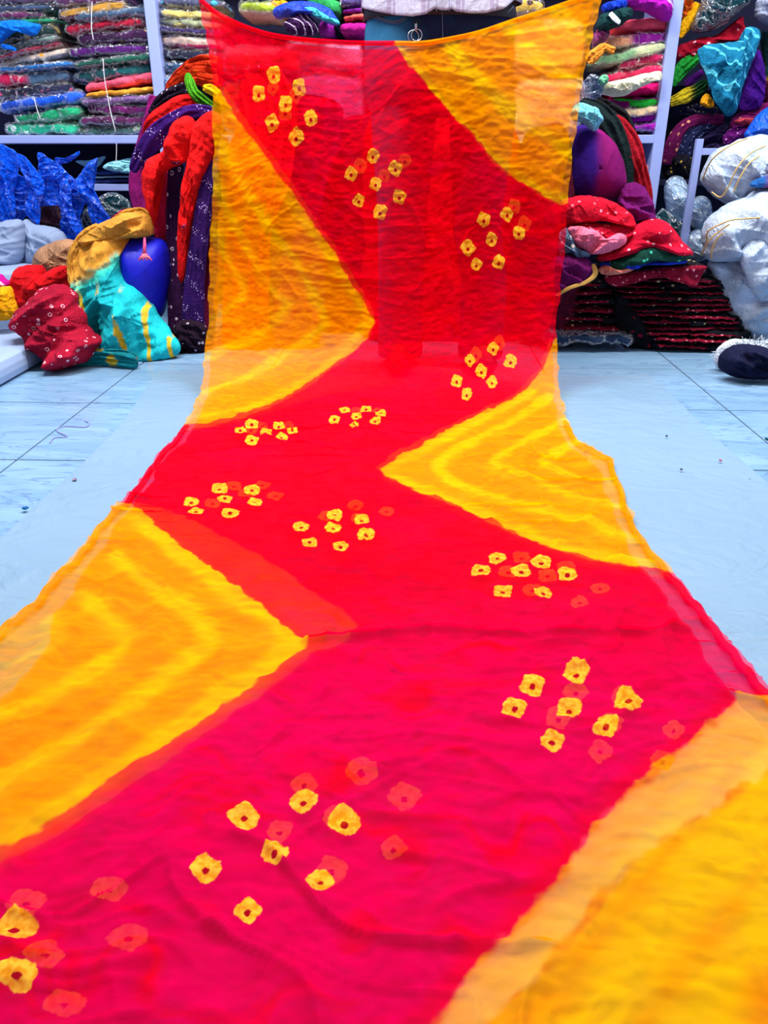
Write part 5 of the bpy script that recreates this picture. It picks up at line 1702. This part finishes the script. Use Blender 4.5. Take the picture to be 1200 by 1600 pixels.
blob('folded_cloth', 'red cloth with pink square dots, arched fold at the left of the heap', [(868, 330), (880, 312), (905, 306), (940, 308), (968, 320), (988, 338), (992, 356), (970, 352), (940, 346), (900, 350), (870, 352)], 2.99, .08, RBD, 'cloth', None, fold=(1.5, 12, .008))
blob('folded_cloth', 'red cloth with pink dots, lower fold above the pink cloth', [(870, 352), (900, 346), (940, 348), (985, 352), (1000, 362), (985, 376), (950, 388), (915, 378), (880, 366)], 2.98, .06, cloth((195, 0, 45), (250, 150, 180), 'dots', .9), 'cloth', None, fold=(1.5, 14, .008))
blob('folded_cloth', 'big pink-dotted red cloth at the right of the heap', [(985, 360), (1005, 346), (1030, 342), (1048, 352), (1066, 375), (1084, 396), (1070, 402), (1040, 396), (1010, 390), (975, 400), (940, 408), (935, 398), (965, 384)], 2.98, .08, cloth((210, 0, 48), (250, 185, 205), 'dots', .75), 'cloth', None, fold=(1.2, 10, .008))
pk = blob('folded_cloth', 'light pink folded cloth in the middle of the heap', [(888, 356), (905, 352), (930, 360), (946, 372), (965, 364), (978, 368), (976, 382), (950, 394), (925, 397), (905, 385), (892, 372)], 2.92, .05, cloth((250, 120, 155)), 'cloth', None, fold=(2.3, 16, .010))
blob('folded_cloth', 'dark green dotted cloth on top of the maroon stack', [(950, 412), (975, 398), (1000, 384), (1030, 382), (1060, 392), (1080, 400), (1060, 410), (1020, 408), (985, 418), (958, 424)], 2.95, .06, cloth((4, 62, 52), (70, 200, 170), 'dotsfine', .5), 'cloth', None, fold=(1.5, 10, .006))
blob('folded_cloth', 'royal blue edged cloth peeking from under the green one', [(938, 412), (955, 408), (990, 406), (1008, 398), (1030, 404), (1070, 406), (1068, 411), (1025, 411), (985, 420), (945, 424)], 2.96, .05, cloth((15, 50, 190)), 'cloth')
blob('folded_cloth', 'peach cloth tip at the left of the dark green cloth', [(935, 420), (948, 414), (962, 420), (985, 416), (1002, 412), (985, 424), (955, 430), (940, 428)], 2.94, .04, cloth((225, 130, 110)), 'cloth')
BLK = cloth((8, 12, 22), (210, 190, 140), 'dotsfine', .42)
MRN = cloth((140, 2, 42), (245, 150, 170), 'dotsfine', .6)
ORD = ['lowest', 'second', 'third', 'fourth', 'fifth', 'sixth', 'seventh', 'eighth', 'ninth', 'tenth', 'eleventh', 'twelfth', 'thirteenth']
nL = 13
ys = np.linspace(547, 424, nL + 1)
rightx = [1128, 1188, 1181, 1176, 1172, 1169, 1165, 1160, 1155, 1148, 1143, 1134, 1118]
for i in range(nL):
    lx_ = np.interp(i, [0, 4, 8, 12], [1018, 990, 960, 942])
    lb = '%s black and maroon dotted cloth%s in the folded stack at the right' % (ORD[i], '' if i == 0 else ' from the floor')
    o = pack('folded_cloth', lb, lx_, rightx[i], ys[i] + .8, ys[i + 1] - .8, BLK, 2.99 + .006 * i + random.uniform(-.01, .01), False, random.uniform(-7, 4) - .5, 2, .25, 'folded cloths in the right stack',
             'cloth', .30, .008, 7.0, MRN if i % 4 != 3 else cloth((110, 0, 36)))
o = pack('folded_cloth', 'black dotted cloth on top of the folded stack at the right', 950, 1106, 425, 412, BLK, 2.97, False, 3, 2, .2, 'folded cloths in the right stack', 'cloth', .3, .005, 6)
blob('folded_cloth', 'maroon dotted cloth corner hanging over the front of the folded stack', [(944, 432), (975, 426), (1020, 420), (1060, 416), (1104, 415), (1098, 430), (1087, 449), (1075, 440), (1050, 434), (1010, 436), (975, 446), (955, 446)], 2.965, .025, MRN, 'cloth', None, fold=(1.3, 16, .006))
ys = np.linspace(520, 438, 7)
for i in range(6):
    pack('folded_cloth', '%s of the dark maroon cloths in the low stack behind the dyed cloth edge' % ORD[i], 862, 985 - 6 * i, ys[i], ys[i + 1] - .6, BLK if i % 2 else cloth((60, 2, 24), (220, 150, 120), 'dotsfine', .45), 3.05, False,
         random.uniform(-3, 3), 2, .25, 'folded cloths in the low stack', 'cloth', .28, .005, 7, MRN)
pack('wrapped_cloth', 'dark blue cloth in shiny plastic lying on the floor under the low stack', 850, 992, 541, 521, cloth((20, 50, 85), (90, 60, 60), 'flowers'), 2.98, True, -3, 1, .1, None, 'fabric', .3)
blob('fabric_bag', 'purple cloth bag with a gold edge behind the red dyed edge', [(862, 410), (880, 398), (905, 398), (925, 412), (928, 428), (910, 442), (880, 456), (862, 458)], 2.93, .06, cloth((105, 2, 88)), 'bag', None, fold=(.7, 9, .006))
strand('gold_border', 'gold ribbon border below the purple cloth bag', [(868, 462, 2.90, 3), (890, 450, 2.885, 3.2), (915, 441, 2.89, 3), (930, 428, 2.90, 4), (926, 412, 2.91, 3)], plain('gold_border', (215, 165, 75), .4), .25, 1, .05, 'ribbon', n=24, ns=10)
blob('wrapped_cloth', 'crumpled silver-wrapped cloth beside the light pink fold', [(872, 368), (884, 356), (893, 368), (900, 385), (922, 398), (908, 404), (888, 396), (874, 398)], 2.93, .04, cloth((70, 100, 130), (215, 205, 190), 'flowers', 2, rough=.25, spec=.7), 'fabric')

# ------------------------------------------------------------------ right: white bundles, stand
WHT = cloth((184, 202, 228), rough=.8)
GOLD = plain('gold_thread_edge', (205, 172, 105), .45)


def edging(path, r, parent, nm='gold_edge'):
    pts = [at(a, b, Y) for a, b, Y in crs(path, 40)]
    return tube(nm, pts, r, GOLD, parent, 6)


w1 = blob('fabric_bundle', 'white gathered cloth bundle with gold edges above the stand bar', [(1094, 282), (1098, 262), (1115, 240), (1140, 222), (1170, 213), (1215, 214), (1240, 260), (1230, 310), (1190, 318), (1150, 322), (1120, 310), (1104, 296)],
          3.22, .15, WHT, 'fabric', None, fold=(.7, 9, .012))
for pth in ([(1098, 280, 3.2), (1112, 250, 3.13), (1140, 228, 3.09), (1168, 216, 3.12)], [(1112, 300, 3.15), (1126, 308, 3.11), (1138, 292, 3.08), (1152, 262, 3.06), (1172, 240, 3.07), (1196, 228, 3.08)],
            [(1146, 300, 3.08), (1156, 278, 3.06), (1170, 256, 3.06), (1186, 244, 3.07)]):
    edging(pth, .0028, w1)
blob('wrapped_cloth', 'red and blue wrapped cloth stuck between the white bundles', [(1172, 288), (1186, 278), (1215, 272), (1215, 292), (1190, 294), (1178, 292)], 3.05, .04, cloth((150, 10, 50), (30, 90, 160), 'side', 1.0), 'fabric')
w2 = blob('fabric_bundle', 'big white cloth bundle with gold edging below the gathered one', [(1098, 385), (1098, 360), (1108, 338), (1130, 322), (1160, 308), (1200, 295), (1240, 300), (1250, 380), (1220, 402), (1170, 404), (1120, 408), (1102, 400)],
          3.08, .15, WHT, 'fabric', None, fold=(.5, 8, .012))
for pth in ([(1104, 378, 3.03), (1106, 362, 2.98), (1122, 352, 2.95), (1142, 344, 2.93), (1160, 342, 2.92), (1190, 340, 2.92)], [(1096, 398, 3.05), (1108, 376, 2.97), (1126, 360, 2.94), (1140, 350, 2.92)],
            [(1112, 405, 3.0), (1112, 392, 2.97), (1120, 374, 2.95), (1130, 364, 2.93)]):
    edging(pth, .003, w2)
blob('fabric_bundle', 'large plain white cloth bundle standing on the floor at the right edge', [(1108, 412), (1130, 404), (1170, 400), (1240, 396), (1260, 460), (1260, 540), (1215, 552), (1180, 544), (1150, 520), (1128, 470), (1112, 430)],
     3.10, .14, WHT, 'fabric', None, fold=(2.0, 7, .014))
blob('fabric_bundle', 'rounded white cloth roll hanging over the plain white bundle', [(1158, 400), (1165, 380), (1185, 372), (1240, 378), (1240, 465), (1205, 472), (1180, 465), (1168, 440)], 2.96, .08, WHT, 'fabric', None, fold=(2.4, 8, .010))
for k, (pts, Y, lb, m) in enumerate(((
        [(1038, 300), (1042, 282), (1056, 274), (1072, 284), (1076, 310), (1072, 340), (1058, 348), (1044, 338)], 3.55, 'clear plastic bag with white cloth behind the stand leg', MISTBAG),
        ([(1076, 322), (1092, 306), (1108, 312), (1112, 340), (1104, 360), (1086, 358), (1078, 345)], 3.40, 'milky plastic bag with cloth right of the stand leg', MISTBAG),
        ([(1076, 372), (1088, 358), (1104, 366), (1104, 400), (1088, 408), (1078, 398)], 3.30, 'small clear plastic bag beside the white bundles', MISTBAG),
        ([(1020, 345), (1036, 326), (1060, 345), (1080, 362), (1080, 390), (1050, 392), (1024, 372)], 3.45, 'dark teal plastic bag under the clear bag', TEALBAG))):
    o = blob('plastic_bag', lb, pts, Y, .07, m, 'bag', None, fold=(.8, 12, .010))
    if k < 3:
        c = np.mean(pts, axis=0)
        blob('bag_content', None, [tuple(c + (np.array(q_) - c) * .86) for q_ in pts], Y, .055, cloth((175, 200, 225)), parent=o, fold=(.8, 12, .008), zmin=.01)
stand = empty('metal_stand', tuple(at(1083, 300, 3.32)[:2]) + (0.0,))
tag(stand, 'white square-tube metal stand among the white bundles', 'stand')
a_, b_ = at(1095, 217, 3.32), at(1088, 300, 3.32)
xs_ = a_[0]
box('leg', xs_ - .013, xs_ + .013, 3.32, 3.345, 0.0, a_[2], WHITEPAINT, stand, .002)
zb_ = at(1120, 237, 3.32)[2]
box('cross_bar', xs_ + .013, xs_ + .60, 3.322, 3.343, zb_ - .012, zb_ + .012, WHITEPAINT, stand, .002)
box('leg', xs_ + .60, xs_ + .626, 3.32, 3.345, 0.0, a_[2], WHITEPAINT, stand, .002)
blob('cloth_heap', 'peach cloth tip beside the right upright', [(1010, 262), (1016, 256), (1020, 266), (1018, 280), (1011, 280)], RY + .04, .02, cloth((240, 160, 150)), 'cloth')
blob('cloth_heap', 'yellow cloth tip beside the right upright', [(1010, 288), (1016, 282), (1020, 292), (1016, 302), (1011, 300)], RY + .04, .02, cloth((250, 185, 20)), 'cloth')

# ------------------------------------------------------------------ far right: hanging cloth and packs beyond the upright
RG = 'cloths heaped beyond the right upright'
YR = 3.72
blob('cloth_heap', 'orange cloth bunch at the top beyond the right upright', [(1058, -8), (1078, -8), (1082, 8), (1080, 26), (1068, 34), (1058, 30)], YR, .05, cloth((245, 110, 20)), 'cloth', RG, fold=(.8, 20, .010))
strand('scarf', 'yellow scarf slanting beside the dark teal bag', [(1090, 4, YR - .03, 5), (1080, 26, YR - .04, 8), (1068, 46, YR - .04, 8), (1060, 58, YR - .04, 5)], cloth((250, 180, 5)), .4, 2, .2, 'scarf', RG)
blob('plastic_bag', 'dark teal shiny plastic bag at the top right', [(1080, 40), (1090, 14), (1105, -6), (1165, -8), (1168, 4), (1150, 22), (1130, 40), (1105, 50), (1086, 52)], YR - .06, .09, TEALBAG, 'bag', RG, fold=(.9, 14, .010))
blob('wrapped_cloth', 'grey-white wrapped bundle with a red stripe at the top right corner', [(1178, 20), (1184, 0), (1196, -8), (1230, -8), (1230, 42), (1196, 38), (1182, 32)], YR - .05, .07, cloth((150, 160, 190), (190, 50, 60), 'stripes', .6), 'fabric', RG)
blob('cloth_heap', 'red dotted cloth slung under the dark teal bag', [(1054, 88), (1060, 72), (1085, 62), (1120, 54), (1145, 42), (1160, 26), (1166, 44), (1162, 60), (1130, 68), (1100, 76), (1085, 88), (1066, 96)], YR - .05, .05, cloth((165, 0, 38), (245, 180, 195), 'dots', .55), 'cloth', RG, fold=(1.1, 12, .008))
blob('hanging_scarf', 'teal scarf with pale wavy lines hanging at the far right', [(1091, 82), (1098, 74), (1120, 68), (1145, 66), (1160, 60), (1166, 46), (1178, 43), (1188, 50), (1184, 80), (1172, 108), (1160, 140), (1152, 172), (1138, 183), (1125, 172), (1114, 150), (1104, 120)],
     YR - .14, .045, cloth((8, 110, 150), (90, 200, 225), 'stripes', 1.5), 'scarf', None, fold=(.2, 12, .010), qx=.8)
blob('hanging_scarf', 'violet cloth hanging behind the teal scarf', [(1155, 168), (1164, 130), (1176, 95), (1184, 78), (1192, 95), (1195, 130), (1192, 160), (1178, 172)], YR - .08, .04, cloth((75, 10, 140)), 'scarf', None, fold=(.1, 12, .008))
strand('scarf', 'green scarf drooping left of the teal scarf', [(1096, 86, YR - .06, 5), (1078, 96, YR - .07, 11), (1062, 112, YR - .07, 11), (1050, 134, YR - .07, 6)], cloth((25, 150, 50)), .5, 3, .25, 'scarf', RG)
strand('scarf', 'small violet scarf under the green one', [(1098, 112, YR - .05, 5), (1082, 124, YR - .06, 6), (1070, 132, YR - .06, 4)], cloth((85, 15, 125)), .5, 2, .25, 'scarf', RG)
strand('scarf', 'dark green and yellow scarf bunch left of the teal scarf tip', [(1106, 128, YR - .06, 6), (1088, 142, YR - .07, 10), (1066, 152, YR - .07, 10), (1046, 160, YR - .06, 7)], cloth((20, 75, 35), (205, 180, 30), 'side', .9), .5, 4, .3, 'scarf', RG)
blob('cloth_heap', 'mustard cloth tip beside the teal scarf', [(1094, 160), (1102, 146), (1110, 150), (1116, 166), (1104, 168)], YR - .09, .02, cloth((225, 155, 15)), 'cloth', RG)
NAV = cloth((18, 20, 50), (205, 180, 130), 'dotsfine', .8)
strand('wrapped_cloth', 'navy cloth with gold specks curving beside the right upright', [(1044, 170, YR, 12), (1065, 165, YR - .03, 14), (1092, 172, YR - .04, 12), (1120, 180, YR - .03, 9)], NAV, .6, 3, .2, 'fabric', RG)
strand('wrapped_cloth', 'wine purple cloth band curving down beside the right upright', [(1130, 188, YR - .03, 8), (1095, 186, YR - .05, 8), (1066, 200, YR - .06, 10), (1050, 226, YR - .06, 11), (1042, 258, YR - .05, 9)], cloth((105, 5, 75), (225, 150, 120), 'dotsfine', .4), .6, 3, .2, 'fabric', RG)
strand('wrapped_cloth', 'blue-black beaded cloth folded under the wine band', [(1118, 196, YR - .02, 10), (1090, 202, YR - .04, 13), (1072, 224, YR - .05, 14), (1064, 256, YR - .04, 12)], cloth((22, 28, 68), (120, 130, 190), 'dotsfine', 1.0), .6, 4, .25, 'fabric', RG)
blob('wrapped_cloth', 'dark indigo stacked cloth behind the stand top', [(1085, 200), (1110, 190), (1140, 196), (1145, 220), (1130, 238), (1095, 240), (1082, 225)], YR, .06, cloth((30, 18, 62)), 'fabric', RG, fold=(1.5, 22, .006))
blob('wrapped_cloth', 'magenta-plum wrapped cloth right of the teal scarf tip', [(1140, 196), (1150, 180), (1175, 168), (1210, 158), (1215, 182), (1190, 196), (1168, 206), (1148, 214)], YR - .04, .06, cloth((120, 15, 95), (240, 190, 150), 'dotsfine', .35), 'fabric', RG, fold=(1.3, 18, .006))
blob('wrapped_cloth', 'coral striped fold in the plum wrapped cloth', [(1146, 190), (1160, 184), (1178, 185), (1176, 193), (1160, 195)], YR - .11, .02, cloth((215, 70, 90)), 'fabric', RG)
blob('wrapped_cloth', 'violet sequined cloth below the coral fold', [(1130, 212), (1148, 198), (1170, 200), (1165, 214), (1146, 224), (1132, 226)], YR - .07, .04, cloth((120, 20, 130), (230, 180, 230), 'dotsfine', .8), 'fabric', RG)
blob('plastic_bag', 'teal plastic bundle with a blue patch at the right edge', [(1164, 212), (1174, 192), (1190, 174), (1225, 160), (1225, 220), (1195, 222), (1175, 220)], 3.55, .07, cloth((10, 80, 110), (10, 90, 220), 'side', 1.8, rough=.3, spec=.7), 'bag', RG)
blob('cloth_heap', 'mustard and dark green cloths at the right frame edge above the plum one', [(1188, 52), (1200, 48), (1230, 48), (1230, 150), (1200, 150), (1194, 100)], YR + .02, .05, cloth((8, 50, 50), (225, 165, 20), 'half', 4.0), 'cloth', RG)
blob('wrapped_cloth', 'dark wine sequined cloth at the right frame edge', [(1192, 130), (1205, 126), (1230, 126), (1230, 166), (1200, 166), (1192, 155)], YR - .02, .05, cloth((70, 5, 45), (230, 190, 170), 'dotsfine', .4), 'fabric', RG)
blob('cloth_heap', 'dark bundle with gold specks low beside the right upright', [(1036, 268), (1045, 240), (1065, 236), (1085, 250), (1086, 272), (1066, 280), (1046, 282)], YR - .02, .06, cloth((14, 10, 26), (200, 170, 60), 'dotsfine', .6), 'cloth', RG)
# a second rack carries those cloths
rack2 = empty('shelf_rack', (ux3 + .5, RY + .35, 0))
tag(rack2, 'shelf bay with shade-coloured back beyond the right upright behind the heaped cloths', 'shelf rack')
box('back_panel', ux3 + .03, ux3 + 1.15, 4.02, 4.04, 0.02, 1.7, SHADEBACK, rack2)
z2 = at(1100, 262, 3.75)[2]
box('shelf_board', ux3 + .03, ux3 + 1.15, 3.66, 4.02, z2 - .07, z2 - .045, SHADEBACK, rack2)
box('shelf_board', ux3 + .03, ux3 + 1.15, 3.74, 4.02, .93, .95, SHADEBACK, rack2)
box('upright', ux3 + 1.15, ux3 + 1.19, 3.6, 4.04, 0, 1.75, WHITEPAINT, rack2)

# ------------------------------------------------------------------ floor: navy cloth, lint
blob('cloth_heap', 'navy cloth bundle lying on the tiles at the right edge', [(1121, 568), (1126, 552), (1145, 540), (1170, 538), (1200, 544), (1235, 550), (1240, 585), (1190, 592), (1160, 592), (1138, 586), (1124, 578)], 2.60, .07, cloth((12, 14, 52), (235, 150, 90), 'dotsfine', .12), 'cloth', None, fold=(1.1, 14, .012))
FUR = cloth((225, 235, 255))
fl = blob('fluffy_trim', 'white fluffy trim behind the navy cloth bundle', [(1116, 560), (1122, 545), (1134, 534), (1150, 530), (1175, 532), (1205, 534), (1200, 548), (1165, 545), (1140, 550), (1128, 566), (1120, 575)], 2.72, .03, FUR, 'trim', None, fold=(1.1, 30, .006))
rf = random.Random(5)
Vt, Qt, Tt, off = [], [], [], 0
for k in range(170):
    t_ = rf.random()
    px = 1116 + t_ * 86
    py = 556 - 24 * math.sin(min(1, t_ * 1.4) * 1.5) + rf.uniform(-3, 8)
    p0 = at(px, py, 2.70 - rf.random() * .03)
    p0[2] = max(p0[2], .004)
    d_ = np.array([rf.uniform(-1, .6), rf.uniform(-1, .2), rf.uniform(-.1, 1.0)])
    d_ /= np.linalg.norm(d_)
    p1, p2 = p0 + d_ * .012, p0 + d_ * .022 + np.array([0, 0, -.004])
    p1[2] = max(p1[2], .003); p2[2] = max(p2[2], .002)
    v_, q_, tr_ = tube_arrays([p0, p1, p2], [.0011, .0009, .0004], 4)
    Vt.append(v_); Qt.append(q_ + off); Tt.append(np.array(tr_) + off); off += len(v_)
ft = obj('fluff', np.concatenate(Vt), np.concatenate(Qt), np.concatenate(Tt), FUR, fl)
ft['kind'] = 'stuff'
tag(tube('thread', [np.array(flr(a, b, .0025)) for a, b in crs([(78, 692), (85, 684), (105, 682), (91, 675), (90, 669), (105, 666), (133, 667), (139, 661), (132, 657)], 60)], .0014, plain('lilac_thread', (140, 140, 205), .8), None, 6),
    'loose lilac thread curled on the tiles at the left', 'thread')


def scrap(lb, px, py, w, h, c, sheet=False):
    p = flr(px, py, 0.004)
    z0 = .0075 if sheet else .0012
    k = ppm(p)
    bm = bmesh.new()
    r_ = random.Random(px)
    pts = []
    for i in range(9):
        a = i * 2 * math.pi / 9
        f = r_.uniform(.7, 1.2)
        pts.append(bm.verts.new((p[0] + math.cos(a) * w * k * f, p[1] + math.sin(a) * h * k * 2.4 * f, z0)))
    f = bm.faces.new(pts)
    ex = bmesh.ops.extrude_face_region(bm, geom=[f])
    for v in [g for g in ex['geom'] if isinstance(g, bmesh.types.BMVert)]:
        v.co.z += .0016 + r_.random() * .002
    bmesh.ops.recalc_face_normals(bm, faces=bm.faces[:])
    tag(bmobj('cloth_scrap', bm, cloth(c), None), lb, 'scrap')


scrap('tiny blue cloth scrap on the white sheet at the left', 40, 797, 4.5, 2.2, (20, 95, 160), True)
scrap('tiny crimson cloth scrap at the right edge of the white sheet', 1191, 777, 4.0, 2.4, (170, 0, 70))
scrap('tiny dark teal scrap on the tiles at the right edge', 1199, 685, 3.5, 2.6, (10, 80, 100))
scrap('tiny mauve lint fleck on the left of the sheet', 117, 752, 4, 1.6, (150, 120, 150), True)
scrap('tiny pink fleck on the sheet to the right', 1125, 722, 2.2, 1.2, (190, 80, 130), True)
scrap('tiny grey lint fleck on the sheet to the right', 1064, 736, 2.4, 1.0, (70, 85, 110), True)
scrap('tiny dark speck on the sheet beside the orange part', 1041, 684, 1.6, .8, (40, 50, 70), True)
scrap('tiny green-grey fleck near the right sheet edge', 1172, 748, 2.0, 1.4, (110, 150, 150))

blob('cloth_heap', 'black cloth slumped between the low stack and the folded stack', [(962, 462), (985, 470), (1002, 500), (1030, 545), (1000, 547), (972, 540), (960, 505)], 3.06, .05, cloth((10, 10, 20), (150, 20, 50), 'dotsfine', .3), 'cloth', None, fold=(.9, 12, .008))
blob('cloth_heap', 'dark plum bundle behind the hanging cloth beside the left leg', [(505, 230), (520, 195), (555, 180), (590, 190), (600, 300), (602, 450), (590, 556), (540, 560), (505, 552), (498, 400)], 3.36, .09, cloth((110, 8, 52)), 'cloth', None, fold=(.2, 8, .014))
